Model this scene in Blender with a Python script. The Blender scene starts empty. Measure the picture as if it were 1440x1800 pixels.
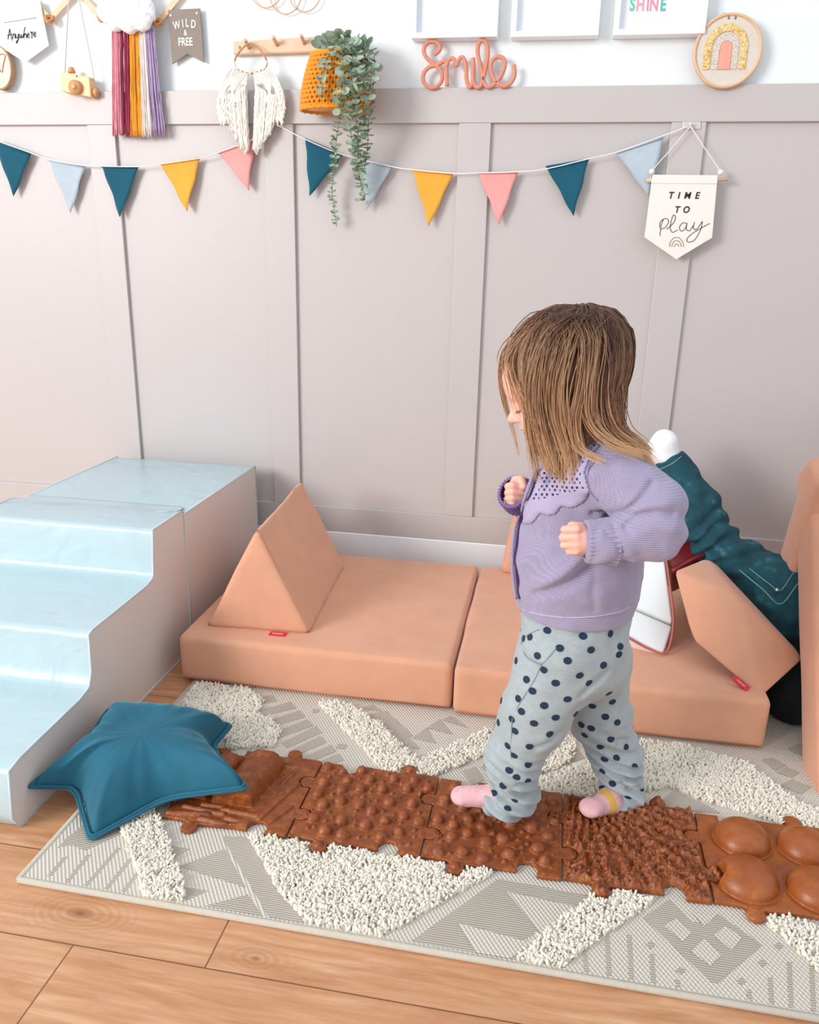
import bpy, math, random
import numpy as np
from mathutils import Vector, Matrix
from mathutils.bvhtree import BVHTree
random.seed(7)
rng = np.random.default_rng(7)
S = bpy.context.scene
COL = S.collection
PI = math.pi

# ------------------------------------------------------------------ camera
F_PX = 1401.15
CAM = np.array([0.0, -2.2423, 0.95])
RT = np.array([0.98400, 0.17652, 0.02254])
PITCH, YAW, ROLL = 0.3058, 0.1704, 0.0236
def cam_basis(p, y, r):
    fwd = np.array([-math.sin(y)*math.cos(p), math.cos(y)*math.cos(p), -math.sin(p)])
    right = np.array([math.cos(y), math.sin(y), 0.0])
    up = np.cross(right, fwd)
    return right*math.cos(r)+up*math.sin(r), -right*math.sin(r)+up*math.cos(r), fwd
CR, CU, CF = cam_basis(PITCH, YAW, ROLL)
cd = bpy.data.cameras.new('camera')
cam = bpy.data.objects.new('camera', cd); COL.objects.link(cam)
cam.matrix_world = Matrix(((CR[0], CU[0], -CF[0], CAM[0]), (CR[1], CU[1], -CF[1], CAM[1]), (CR[2], CU[2], -CF[2], CAM[2]), (0, 0, 0, 1)))
cd.sensor_fit = 'HORIZONTAL'; cd.sensor_width = 36.0; cd.lens = F_PX/1440*36.0
cd.clip_start = 0.05; cd.clip_end = 50
S.camera = cam
def ray(px, py):
    return CF + CR*((px-720)/F_PX) - CU*((py-900)/F_PX)
def at(px, py, Y=0.0):                       # a point of the photo on the vertical plane y = Y
    d = ray(px, py); return CAM + d*((Y-CAM[1])/d[1])
def fl(px, py, z=0.0):                       # a point of the photo on the level z
    d = ray(px, py); return CAM + d*((z-CAM[2])/d[2])

# ------------------------------------------------------------------ light
w = bpy.data.worlds.new('world'); S.world = w; w.use_nodes = True
bg = w.node_tree.nodes['Background']
bg.inputs[0].default_value = (0.84, 0.92, 1.0, 1); bg.inputs[1].default_value = 1.10
def area(name, loc, target, size, energy, color, sy=None):
    l = bpy.data.lights.new(name, 'AREA'); l.energy = energy; l.color = color; l.size = size
    if sy: l.shape = 'RECTANGLE'; l.size_y = sy
    o = bpy.data.objects.new(name, l); COL.objects.link(o); o.location = loc
    o.rotation_euler = (Vector(target)-Vector(loc)).to_track_quat('-Z', 'Y').to_euler()
    return o
area('window_light', (-3.8, -4.4, 2.2), (0, -0.4, 0.6), 1.9, 215, (1.0, 0.985, 0.975), 1.8)
S.view_settings.view_transform = 'Standard'; S.view_settings.look = 'None'
S.view_settings.exposure = 0.0; S.view_settings.gamma = 1.0
S.view_settings.use_curve_mapping = False

# ------------------------------------------------------------------ materials
def lin(h):
    h = h.lstrip('#'); c = [int(h[i:i+2], 16)/255 for i in (0, 2, 4)]
    return tuple((v/12.92 if v <= .04045 else ((v+.055)/1.055)**2.4) for v in c)+(1.0,)
class NT:
    def __init__(s, name):
        s.m = bpy.data.materials.new(name); s.m.use_nodes = True; s.t = s.m.node_tree
        s.b = s.t.nodes['Principled BSDF']
    def n(s, kind, **kw):
        nd = s.t.nodes.new(kind)
        for k, v in kw.items(): setattr(nd, k, v)
        return nd
    def l(s, a, b): s.t.links.new(a, b)
    def coord(s, scale=(1, 1, 1), out='Object', rot=(0, 0, 0), loc=(0, 0, 0)):
        c = s.n('ShaderNodeTexCoord'); m = s.n('ShaderNodeMapping')
        m.inputs['Scale'].default_value = scale; m.inputs['Rotation'].default_value = rot; m.inputs['Location'].default_value = loc
        s.l(c.outputs[out], m.inputs[0]); return m.outputs[0]
    def noise(s, vec, scale, detail=4, rough=.55, dist=0):
        nd = s.n('ShaderNodeTexNoise'); nd.inputs['Scale'].default_value = scale; nd.inputs['Detail'].default_value = detail
        nd.inputs['Roughness'].default_value = rough; nd.inputs['Distortion'].default_value = dist
        if vec is not None: s.l(vec, nd.inputs['Vector'])
        return nd.outputs['Fac']
    def ramp(s, fac, stops):
        r = s.n('ShaderNodeValToRGB'); e = r.color_ramp.elements
        while len(e) < len(stops): e.new(.5)
        for i, (p, c) in enumerate(stops): e[i].position = p; e[i].color = c
        s.l(fac, r.inputs[0]); return r.outputs[0]
    def mix(s, fac, a, b, mode='MIX'):
        m = s.n('ShaderNodeMix', data_type='RGBA', blend_type=mode)
        for inp, v in ((m.inputs[0], fac), (m.inputs[6], a), (m.inputs[7], b)):
            if hasattr(v, 'links') or hasattr(v, 'is_linked'): s.l(v, inp)
            else: inp.default_value = v
        return m.outputs[2]
    def math(s, op, a, b=None):
        m = s.n('ShaderNodeMath', operation=op)
        for inp, v in zip(m.inputs, (a, b)):
            if v is None: continue
            if isinstance(v, (int, float)): inp.default_value = v
            else: s.l(v, inp)
        return m.outputs[0]
    def bump(s, h, dist, strength=1.0):
        b = s.n('ShaderNodeBump'); b.inputs['Strength'].default_value = strength; b.inputs['Distance'].default_value = dist
        s.l(h, b.inputs['Height']); s.l(b.outputs[0], s.b.inputs['Normal'])
def pm(name, col, rough=.7, var=.06, vscale=12, bscale=None, bdist=.001, sheen=0, stretch=(1, 1, 1), spec=.5, coat=0, metal=0, sss=0, col2=None):
    k = NT(name); c = lin(col); v = k.coord(stretch)
    f = k.noise(v, vscale)
    if col2: cc = k.ramp(f, [(.35, c), (.65, lin(col2))])
    else:
        d = tuple(max(0, x*(1-var)) for x in c[:3])+(1,); e = tuple(min(1, x*(1+var)) for x in c[:3])+(1,)
        cc = k.ramp(f, [(.3, d), (.7, e)])
    k.l(cc, k.b.inputs['Base Color'])
    k.b.inputs['Roughness'].default_value = rough; k.b.inputs['Sheen Weight'].default_value = sheen
    k.b.inputs['Sheen Roughness'].default_value = .4
    k.b.inputs['Specular IOR Level'].default_value = spec; k.b.inputs['Coat Weight'].default_value = coat; k.b.inputs['Metallic'].default_value = metal
    if sss:
        k.b.inputs['Subsurface Weight'].default_value = sss; k.b.inputs['Subsurface Radius'].default_value = (1, .35, .2); k.b.inputs['Subsurface Scale'].default_value = .006
    if bscale: k.bump(k.noise(v, bscale, 5), bdist)
    return k.m

# ------------------------------------------------------------------ mesh helpers
class MB:
    def __init__(s): s.v = []; s.f = []; s.mi = []; s.n = 0
    def add(s, V, F, mi=0):
        V = np.asarray(V, float).reshape(-1, 3); b = s.n
        s.v.append(V); s.n += len(V)
        s.f += [tuple(int(i)+b for i in f) for f in F]; s.mi += [mi]*len(F); return s
    def box(s, lo, hi, mi=0, M=None):
        (a, b, c), (d, e, f) = lo, hi
        V = np.array([(a, b, c), (d, b, c), (d, e, c), (a, e, c), (a, b, f), (d, b, f), (d, e, f), (a, e, f)], float)
        if M is not None: V = xf(V, M)
        return s.add(V, [(0, 3, 2, 1), (4, 5, 6, 7), (0, 1, 5, 4), (1, 2, 6, 5), (2, 3, 7, 6), (3, 0, 4, 7)], mi)
    def tube(s, P, r, n=8, mi=0, cap=True, closed=False, flat=1.0):
        V, F = tube(P, r, n, cap, closed, flat); return s.add(V, F, mi)
    def ball(s, c, r, mi=0, n=12, m=8, M=None):
        r = np.ones(3)*np.array(r); V = [(0, 0, 1)]; F = []
        for i in range(1, m):
            t = PI*i/m
            for j in range(n): a = 2*PI*j/n; V.append((math.sin(t)*math.cos(a), math.sin(t)*math.sin(a), math.cos(t)))
        V.append((0, 0, -1)); L = len(V)-1
        for j in range(n):
            F.append((0, 1+j, 1+(j+1) % n)); F.append((L, 1+(m-2)*n+(j+1) % n, 1+(m-2)*n+j))
            for i in range(m-2):
                a = 1+i*n+j; b = 1+i*n+(j+1) % n; F.append((a, a+n, b+n, b))
        V = np.array(V)*r
        if M is not None: V = V@np.array(M).T
        return s.add(V+np.array(c), F, mi)
    def prism(s, poly, y0, y1, mi=0):            # outline in x,z pushed from y0 (front) to y1 (back)
        n = len(poly); V = [(x, y0, z) for x, z in poly]+[(x, y1, z) for x, z in poly]
        return s.add(V, [tuple(range(n)), tuple(range(2*n-1, n-1, -1))]+[(i, i+n, (i+1) % n+n, (i+1) % n) for i in range(n)], mi)
    def build(s, name, mats, parent=None, smooth=True, bevel=0, bseg=2, sub=0, angle=None):
        me = bpy.data.meshes.new(name)
        V = np.concatenate(s.v) if s.v else np.zeros((0, 3))
        me.from_pydata(V.tolist(), [], s.f); me.update()
        mats = mats if isinstance(mats, (list, tuple)) else [mats]
        for m in mats: me.materials.append(m)
        if len(mats) > 1: me.polygons.foreach_set('material_index', s.mi)
        if smooth: me.polygons.foreach_set('use_smooth', [True]*len(me.polygons))
        if angle is not None:
            try: me.set_sharp_from_angle(angle=math.radians(angle))
            except Exception: pass
        o = bpy.data.objects.new(name, me); COL.objects.link(o)
        if parent is not None:
            o.parent = parent; o.matrix_parent_inverse = parent.matrix_world.inverted() if parent.type != 'EMPTY' else Matrix.Translation(-parent.location)
        if bevel:
            b = o.modifiers.new('bevel', 'BEVEL'); b.width = bevel; b.segments = bseg; b.limit_method = 'ANGLE'; b.angle_limit = .5; b.harden_normals = False
        if sub:
            b = o.modifiers.new('sub', 'SUBSURF'); b.levels = sub; b.render_levels = sub
        return o
def xf(V, M):
    M = np.array(M); return V@M[:3, :3].T+M[:3, 3]
def tube(P, r, n=8, cap=True, closed=False, flat=1.0):
    P = np.asarray(P, float); N = len(P); r = np.ones(N)*np.array(r)
    if closed: T = np.roll(P, -1, 0)-np.roll(P, 1, 0)
    else: T = np.gradient(P, axis=0)
    T /= np.linalg.norm(T, axis=1)[:, None]+1e-12
    u = np.cross(T[0], (0, 0, 1.0))
    if np.linalg.norm(u) < .1: u = np.cross(T[0], (0, 1.0, 0))
    u /= np.linalg.norm(u); V = []
    ca = np.cos(np.arange(n)*2*PI/n)[:, None]; sa = np.sin(np.arange(n)*2*PI/n)[:, None]*flat
    for i in range(N):
        u = u-T[i]*(u@T[i]); u /= np.linalg.norm(u)+1e-12; b = np.cross(T[i], u)
        V.append(P[i]+r[i]*(ca*u+sa*b))
    V = np.concatenate(V); F = []
    for i in range(N if closed else N-1):
        a = i*n; c = ((i+1) % N)*n
        for j in range(n): F.append((a+j, a+(j+1) % n, c+(j+1) % n, c+j))
    if cap and not closed:
        F.append(tuple(range(n-1, -1, -1))); F.append(tuple(range((N-1)*n, N*n)))
    return V, F
def spline(P, k=8, closed=False):
    P = np.asarray(P, float); N = len(P); out = []
    for i in range(N if closed else N-1):
        p1, p2 = P[i], P[(i+1) % N]
        p0 = P[i-1] if (i > 0 or closed) else 2*p1-p2
        p3 = P[(i+2) % N] if (i+2 < N or closed) else 2*p2-p1
        for j in range(k):
            t = j/k; out.append(.5*((2*p1)+(-p0+p2)*t+(2*p0-5*p1+4*p2-p3)*t*t+(-p0+3*p1-3*p2+p3)*t**3))
    if not closed: out.append(P[-1])
    return np.array(out)
def empty(name, loc=(0, 0, 0)):
    o = bpy.data.objects.new(name, None); COL.objects.link(o); o.location = loc; o.empty_display_size = .05; return o
def tag(o, label=None, cat=None, group=None, kind=None):
    if label: o['label'] = label
    if cat: o['category'] = cat
    if group: o['group'] = group
    if kind: o['kind'] = kind
    return o
def struct(o): o['kind'] = 'structure'; return o

# signed-distance surfaces --------------------------------------------------
def sdf_mesh(fn, lo, hi, h, B=10):
    lo = np.array(lo, float); hi = np.array(hi, float)
    nb = np.ceil((hi-lo)/h/B).astype(int)+0; n = nb*B
    bi = np.stack(np.meshgrid(*[np.arange(k) for k in nb], indexing='ij'), -1).reshape(-1, 3)
    cen = lo+(bi*B+(B-1)/2)*h
    d = fn(cen); act = np.abs(d) < B*h*.95+.004
    val = np.repeat(np.repeat(np.repeat(np.where(d < 0, -9., 9.).reshape(nb).astype(np.float32), B, 0), B, 1), B, 2)
    off = np.stack(np.meshgrid(*[np.arange(B)]*3, indexing='ij'), -1).reshape(-1, 3)
    A = bi[act]
    for s in range(0, len(A), 200):
        ids = (A[s:s+200, None, :]*B+off[None]).reshape(-1, 3)
        val[ids[:, 0], ids[:, 1], ids[:, 2]] = fn(lo+ids*h)
    ins = val < 0
    c = sum(ins[i:n[0]-1+i, j:n[1]-1+j, k:n[2]-1+k].astype(np.int8) for i in (0, 1) for j in (0, 1) for k in (0, 1))
    cells = np.argwhere((c > 0) & (c < 8)); idx = -np.ones(c.shape, np.int32)
    idx[cells[:, 0], cells[:, 1], cells[:, 2]] = np.arange(len(cells))
    acc = np.zeros((len(cells), 3)); cnt = np.zeros(len(cells))
    for ax in range(3):
        o1, o2 = [a for a in range(3) if a != ax]
        for p in (0, 1):
            for q in (0, 1):
                a = cells.copy(); a[:, o1] += p; a[:, o2] += q; b = a.copy(); b[:, ax] += 1
                va = val[a[:, 0], a[:, 1], a[:, 2]]; vb = val[b[:, 0], b[:, 1], b[:, 2]]
                m = (va < 0) != (vb < 0); t = np.zeros(len(cells)); t[m] = va[m]/(va[m]-vb[m])
                pt = a.astype(float); pt[:, ax] += t; acc[m] += pt[m]; cnt[m] += 1
    V = lo+acc/cnt[:, None]*h; F = []
    for ax in range(3):
        o1, o2 = (ax+1) % 3, (ax+2) % 3
        sl = [slice(0, n[k]) for k in range(3)]; s2 = list(sl); sl[ax] = slice(0, n[ax]-1); s2[ax] = slice(1, n[ax])
        e = np.argwhere(ins[tuple(sl)] != ins[tuple(s2)])
        e = e[(e[:, o1] > 0) & (e[:, o2] > 0) & (e[:, o1] < n[o1]-1) & (e[:, o2] < n[o2]-1)]
        q = []
        for a, b in ((0, 0), (-1, 0), (-1, -1), (0, -1)):
            g = e.copy(); g[:, o1] += a; g[:, o2] += b; q.append(idx[g[:, 0], g[:, 1], g[:, 2]])
        q = np.stack(q, 1); fl_ = ins[e[:, 0], e[:, 1], e[:, 2]]
        q[~fl_] = q[~fl_][:, ::-1]; F.append(q[(q >= 0).all(1)])
    return V, np.concatenate(F)
def smin(a, b, k):
    h = np.clip(.5+.5*(b-a)/k, 0, 1); return b*(1-h)+a*h-k*h*(1-h)
def smax(a, b, k): return -smin(-a, -b, k)
def ell(p, c, r, M=None):
    q = p-np.array(c)
    if M is not None: q = q@M
    r = np.array(r); k0 = np.linalg.norm(q/r, axis=1); k1 = np.linalg.norm(q/(r*r), axis=1)
    return k0*(k0-1)/(k1+1e-9)
def cap(p, a, b, ra, rb, sy=1.0):
    s = np.array([1, 1/sy, 1]); a = np.array(a)*s; b = np.array(b)*s; q = p*s; d = b-a
    t = np.clip((q-a)@d/(d@d+1e-12), 0, 1)
    return (np.linalg.norm(q-a-t[:, None]*d, axis=1)-(ra+(rb-ra)*t))
def poly2d(P, x, y):                              # signed distance to a closed polygon
    P = np.asarray(P, float); d = np.full(x.shape, 1e9); s = np.zeros(x.shape, bool); n = len(P)
    for i in range(n):
        a = P[i]; b = P[(i+1) % n]; e = b-a; wx = x-a[0]; wy = y-a[1]
        t = np.clip((wx*e[0]+wy*e[1])/(e@e+1e-15), 0, 1); d = np.minimum(d, (wx-e[0]*t)**2+(wy-e[1]*t)**2)
        c = ((a[1] > y) != (b[1] > y)); 
        if abs(e[1]) > 1e-12: s ^= c & (x < a[0]+(y-a[1])*e[0]/e[1])
    d = np.sqrt(d); return np.where(s, -d, d)
_tab = rng.random((64, 64, 64)).astype(np.float32)
def vnoise(p):                                    # smooth value noise, about -1..1
    i = np.floor(p).astype(int); f = p-i; f = f*f*(3-2*f); r = 0
    for a in (0, 1):
        for b in (0, 1):
            for c in (0, 1):
                wgt = (f[:, 0] if a else 1-f[:, 0])*(f[:, 1] if b else 1-f[:, 1])*(f[:, 2] if c else 1-f[:, 2])
                r = r+wgt*_tab[(i[:, 0]+a) & 63, (i[:, 1]+b) & 63, (i[:, 2]+c) & 63]
    return r*2-1
def text_mesh(body, size, loc, rot, mat, name, parent, extrude=.0004, shear=0, sx=1, align='CENTER', space=1, bold=0):
    c = bpy.data.curves.new('txt', 'FONT'); c.body = body; c.size = size; c.extrude = extrude; c.shear = shear
    c.align_x = align; c.align_y = 'CENTER'; c.space_character = space; c.offset = bold; c.resolution_u = 4
    t = bpy.data.objects.new('txt', c); COL.objects.link(t)
    dg = bpy.context.evaluated_depsgraph_get(); dg.update()
    me = bpy.data.meshes.new_from_object(t.evaluated_get(dg)); bpy.data.objects.remove(t)
    n = len(me.vertices); co = np.zeros(n*3); me.vertices.foreach_get('co', co); co = co.reshape(-1, 3)*[sx, 1, 1]
    co = xf(co, Matrix.Translation(loc)@Matrix(rot)); F = [tuple(p.vertices) for p in me.polygons]
    bpy.data.meshes.remove(me); m = MB(); m.add(co, F); return m.build(name, mat, parent, smooth=False)
WALLROT = Matrix.Rotation(PI/2, 4, 'X')            # text lying in the wall plane
def W(P, Y): return [at(x, y, Y) for x, y in P]
# ================================================================== room
wall_m = pm('white_plaster', '#e9edee', .75, .01, 3, 60, .0004)
panel_m = pm('greige_paint', '#c2bab7', .42, .012, 2, 90, .0003)
trimw_m = pm('white_gloss', '#f1f3f4', .4, .01)
def boxobj(name, lo, hi, m, parent=None, bevel=.0015):
    return MB().box(lo, hi).build(name, m, parent, smooth=False, bevel=bevel)
struct(boxobj('wall_back', (-3.0, .018, 0), (3.0, .12, 2.6), wall_m, bevel=0))
struct(boxobj('trim_1', (-3.0, .010, .14), (3.0, .0178, 1.37), panel_m, bevel=0))      # flat panelling
struct(boxobj('trim_2', (-3.0, -.001, 1.2895), (3.0, .0098, 1.372), panel_m))
struct(boxobj('trim_3', (-3.0, -.001, .152), (3.0, .0098, .230), panel_m))
k = 4
for i in range(-3, 6):
    xr = -.7255+.5275*i+(0 if i >= 0 else .012)
    struct(boxobj('trim_%d' % k, (xr-.082, -.0005, .2302), (xr, .0098, 1.2893), panel_m)); k += 1
struct(boxobj('baseboard_back', (-3.0, -.004, 0), (3.0, .0175, .1515), trimw_m, bevel=.003))

# floor: oak laminate planks
K = NT('oak_laminate'); v = K.coord((1, 1, 1), loc=(.615+1.2*2, 1.432+.165*8, 0))
br = K.n('ShaderNodeTexBrick'); br.offset = .833; br.offset_frequency = 2
for nm, val in (('Scale', 1), ('Mortar Size', .0011), ('Mortar Smooth', .1), ('Bias', 0), ('Brick Width', 1.2), ('Row Height', .165)): br.inputs[nm].default_value = val
br.inputs['Color1'].default_value = (0, 0, 0, 1); br.inputs['Color2'].default_value = (1, 1, 1, 1); br.inputs['Mortar'].default_value = (.5, .5, .5, 1)
K.l(v, br.inputs['Vector'])
# per-plank offset of the grain
sep = K.n('ShaderNodeSeparateXYZ'); K.l(v, sep.inputs[0])
row = K.math('FLOOR', K.math('DIVIDE', sep.outputs[1], .165))
addv = K.n('ShaderNodeCombineXYZ'); K.l(K.math('ADD', sep.outputs[0], K.math('MULTIPLY', row, 3.71)), addv.inputs[0]); K.l(K.math('ADD', sep.outputs[1], K.math('MULTIPLY', row, .37)), addv.inputs[1])
K.l(K.math('MULTIPLY', br.outputs['Color'], 4.0), addv.inputs[2])
st = K.n('ShaderNodeMapping'); st.inputs['Scale'].default_value = (1.3, 9, 1); K.l(addv.outputs[0], st.inputs[0])
g1 = K.noise(st.outputs[0], 3.0, 6, .6, 1.2)
st2 = K.n('ShaderNodeMapping'); st2.inputs['Scale'].default_value = (5, 120, 1); K.l(addv.outputs[0], st2.inputs[0])
g2 = K.noise(st2.outputs[0], 3.0, 4, .7)
st3 = K.n('ShaderNodeMapping'); st3.inputs['Scale'].default_value = (1, 5.5, 1); K.l(addv.outputs[0], st3.inputs[0])
wv = K.n('ShaderNodeTexWave', wave_type='BANDS', bands_direction='Y'); wv.inputs['Scale'].default_value = 2.6; wv.inputs['Distortion'].default_value = 9; wv.inputs['Detail'].default_value = 3; wv.inputs['Detail Scale'].default_value = .9; K.l(st3.outputs[0], wv.inputs['Vector'])
c1 = K.ramp(g1, [(.25, lin('#ad7448')), (.5, lin('#c9926a')), (.75, lin('#dbab84'))])
c2 = K.mix(K.math('MULTIPLY', K.math('POWER', wv.outputs['Fac'], 3.0), .5), c1, lin('#b97f50'))
c3 = K.mix(K.math('MULTIPLY', K.math('GREATER_THAN', g2, .56), .22), c2, lin('#a8713f'))
# knots
vk = K.n('ShaderNodeTexVoronoi'); vk.inputs['Scale'].default_value = 1.0
stk = K.n('ShaderNodeMapping'); stk.inputs['Scale'].default_value = (2.1, 5.2, 1); stk.inputs['Location'].default_value = (.35, .55, 0); K.l(addv.outputs[0], stk.inputs[0]); K.l(stk.outputs[0], vk.inputs['Vector'])
kn = K.math('ADD', vk.outputs['Distance'], K.math('MULTIPLY', K.noise(v, 40), .06))
c4 = K.mix(K.ramp(kn, [(.06, (.85,)*3+(1,)), (.13, (0, 0, 0, 1))]), c3, lin('#8a5a37'))
tc = K.n('ShaderNodeTexCoord'); wob = K.math('MULTIPLY', K.noise(v, 14, 3), .012)
for kx, ky, sz in ((-.639, -1.377, .020), (-.351, -1.403, .013), (-.18, -1.50, .012)):
    sp_ = K.n('ShaderNodeSeparateXYZ'); K.l(tc.outputs['Object'], sp_.inputs[0])
    ddx = K.math('MULTIPLY', K.math('SUBTRACT', sp_.outputs[0], kx), .5); ddy = K.math('SUBTRACT', sp_.outputs[1], ky)
    dk = K.math('ADD', K.math('SQRT', K.math('ADD', K.math('MULTIPLY', ddx, ddx), K.math('MULTIPLY', ddy, ddy))), wob)
    ringf = K.math('MULTIPLY', K.math('ADD', K.math('MULTIPLY', K.math('SINE', K.math('MULTIPLY', dk, 900.)), .5), .5), .35)
    near = K.ramp(K.math('DIVIDE', dk, sz*3.2), [(.45, (1, 1, 1, 1)), (.98, (0, 0, 0, 1))])
    c4 = K.mix(K.math('MULTIPLY', ringf, near), c4, lin('#a26b3f'))
    c4 = K.mix(K.ramp(K.math('DIVIDE', dk, sz), [(.45, (.8,)*3+(1,)), (.9, (0, 0, 0, 1))]), c4, lin('#7c4d2d'))
c5 = K.mix(br.outputs['Fac'], c4, lin('#7a4d2c'))
K.l(c5, K.b.inputs['Base Color']); K.b.inputs['Roughness'].default_value = .38
K.bump(K.math('SUBTRACT', K.math('MULTIPLY', g2, .15), br.outputs['Fac']), .0008)
floor_m = K.m
m = MB(); m.box((-3.0, -4.0, -.05), (3.0, .0, 0)); struct(m.build('floor', floor_m, smooth=False))

# ================================================================== rug
RX, RY, RA = -.767, -1.339, -.010
rc, rs = math.cos(RA), math.sin(RA)
def rug_xy(u, v): return RX+u*rc-v*rs, RY+u*rs+v*rc
rug = empty('rug', (RX, RY, 0)); tag(rug, 'large cream and pale grey rug with shaggy raised tufts and woven diamonds on wooden floor', 'rug')
K = NT('rug_weave'); v = K.coord((1, 1, 1))
s_ = K.n('ShaderNodeSeparateXYZ'); K.l(v, s_.inputs[0])
sx = K.math('SINE', K.math('MULTIPLY', s_.outputs[0], 900.)); sy = K.math('SINE', K.math('MULTIPLY', s_.outputs[1], 620.))
dots = K.math('MULTIPLY', sx, sy)
f = K.noise(v, 5, 4)
base = K.mix(f, lin('#b9ae9f'), lin('#c9bfb1'))
cc = K.mix(K.ramp(dots, [(.35, (0, 0, 0, 1)), (.5, (1, 1, 1, 1))]), base, lin('#e4dccf'))
cc = K.mix(K.math('MULTIPLY', K.math('GREATER_THAN', dots, -2), .38), cc, lin('#ddd5c8'))
K.l(cc, K.b.inputs['Base Color']); K.b.inputs['Roughness'].default_value = .9; K.bump(dots, .0009); weave_m = K.m
K = NT('rug_flat_weave'); v = K.coord((1, 1, 1)); s_ = K.n('ShaderNodeSeparateXYZ'); K.l(v, s_.inputs[0])
rib = K.math('SINE', K.math('MULTIPLY', s_.outputs[1], 1500.))
cc = K.mix(K.math('MULTIPLY', rib, .25), K.mix(K.noise(v, 6), lin('#b5a999'), lin('#c4b9ab')), lin('#a39a90'))
K.l(cc, K.b.inputs['Base Color']); K.b.inputs['Roughness'].default_value = .95; K.bump(rib, .0006); flat_m = K.m
RL, RW = 2.0, .86
P = [rug_xy(u, vv) for (u, vv) in ((0, 0), (RL, 0), (RL, RW), (0, RW))]
# bound hem
hem = [P[0], P[1], P[2], P[3]]
m = MB(); m.tube([(x, y, .0045) for x, y in (np.array(P[1]), np.array(P[0]))], .0052, 8)
m.tube([(x, y, .0045) for x, y in (np.array(P[0]), np.array(P[3]))], .0052, 8)
m.build('hem', pm('rug_hem', '#bfb5a6', .9, .05, 200, 400, .0006), rug)
# flat woven figures, taken as floor points
def fpoly(pts): return [tuple(fl(x, y, .0075)[:2]) for x, y in pts]
figs = []
def fig(*pts): figs.append(fpoly(pts))
def inrug(p): 
    q = np.array(p)-[RX, RY]; return 0.006 < q@[rc, rs] and 0.006 < q@[-rs, rc]
# left corner stripes
for a, b in (((82, 1540), (112, 1505)), ((112, 1552), (152, 1502)), ((142, 1562), (205, 1490)), ((178, 1568), (225, 1510)), ((205, 1577), (245, 1525))):
    fig((a[0], a[1]), (a[0]+8, a[1]), (b[0]+8, b[1]), (b[0], b[1]))
fig((100, 1490), (150, 1445), (150, 1480)); fig((110, 1478), (160, 1440), (235, 1455), (150, 1495))
fig((295, 1485), (335, 1492), (300, 1510)); fig((315, 1523), (395, 1492), (432, 1560)); fig((300, 1555), (365, 1566), (330, 1582)); fig((350, 1595), (435, 1572), (470, 1622))
fig((390, 1470), (440, 1470), (540, 1630), (480, 1625)) 
# centre / right figures, with cream figures woven over them
over = []
def figc(*pts): over.append(fpoly(pts))
def cz(x0, y0, k): return lambda *P_: [(x0+x/k, y0+y/k) for x, y in P_]
R_ = cz(900, 1500, 2.667); L_ = cz(400, 1400, 1.385); T_ = cz(400, 1200, 2.571); Q_ = cz(980, 1000, 3.13)
fig(*L_((400, 385), (660, 200), (900, 245), (720, 350), (700, 400), (640, 425)))
figc(*L_((680, 232), (862, 272), (770, 345))); figc(*L_((560, 308), (745, 358), (650, 418), (625, 415)))
fig(*L_((750, 262), (800, 272), (770, 295))); fig(*L_((640, 345), (690, 358), (655, 385)))
fig(*R_((615, 300), (740, 215), (840, 320), (930, 330), (960, 280), (1175, 430), (965, 610), (930, 600)))
for P_ in (((715, 340), (770, 305), (845, 370), (800, 415)), ((840, 460), (900, 400), (985, 475), (930, 530)), ((945, 385), (1000, 340), (1080, 395), (1030, 455)), ((850, 280), (960, 290), (900, 345))): figc(*R_(*P_))
for x, y0, y1 in ((225, 530, 575), (330, 450, 600), (435, 380, 620), (540, 380, 645), (645, 470, 670), (765, 590, 690), (1100, 640, 745), (1200, 580, 780), (1290, 510, 800), (1395, 520, 820)):
    fig(*R_((x, y0), (x+20, y0), (x+34, y1), (x+12, y1)))
for x, y in ((650, 430), (790, 550), (945, 680), (1075, 600), (1175, 515), (1250, 435)): fig(*R_((x-25, y), (x, y-18), (x+25, y), (x, y+18)))
fig((880, 1720), (1000, 1730), (950, 1700))
# behind the row of mats
for a, b in (((100, 75), (200, 55)), ((145, 125), (285, 85)), ((178, 175), (325, 125)), ((210, 225), (360, 165)), ((245, 272), (400, 195)), ((275, 310), (420, 240)), ((350, 335), (465, 280)), ((430, 350), (500, 320))):
    fig(*T_(a, b, (b[0]+28, b[1]+30), (a[0]+22, a[1]+24)))
for P_ in (((620, 150), (700, 130), (740, 175)), ((650, 190), (735, 170), (800, 225)), ((690, 235), (770, 215), (830, 270)), ((760, 280), (820, 250), (870, 300)), ((590, 115), (660, 100), (700, 130)), ((680, 125), (720, 130), (840, 240), (800, 250)),
           ((835, 250), (900, 205), (945, 275)), ((900, 205), (960, 165), (1020, 235)), ((970, 170), (1010, 150), (1090, 205)), ((500, 275), (540, 280), (530, 300), (490, 295)), ((385, 120), (415, 118), (410, 135), (385, 135)),
           ((1060, 400), (1120, 380), (1160, 440), (1110, 465)), ((1140, 380), (1190, 370), (1200, 420))): fig(*T_(*P_))
for P_ in (((520, 1320), (640, 1220), (800, 1290), (900, 1345)), ((0, 920), (70, 940), (150, 1040), (0, 1090)), ((1120, 1050), (1180, 1040), (1260, 1080), (1200, 1110)), ((1200, 1120), (1260, 1090), (1330, 1120), (1290, 1150)), ((1260, 990), (1340, 960), (1400, 1000), (1400, 1060)), ((1220, 1190), (1290, 1160), (1400, 1200), (1340, 1240))): fig(*Q_(*P_))
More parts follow.
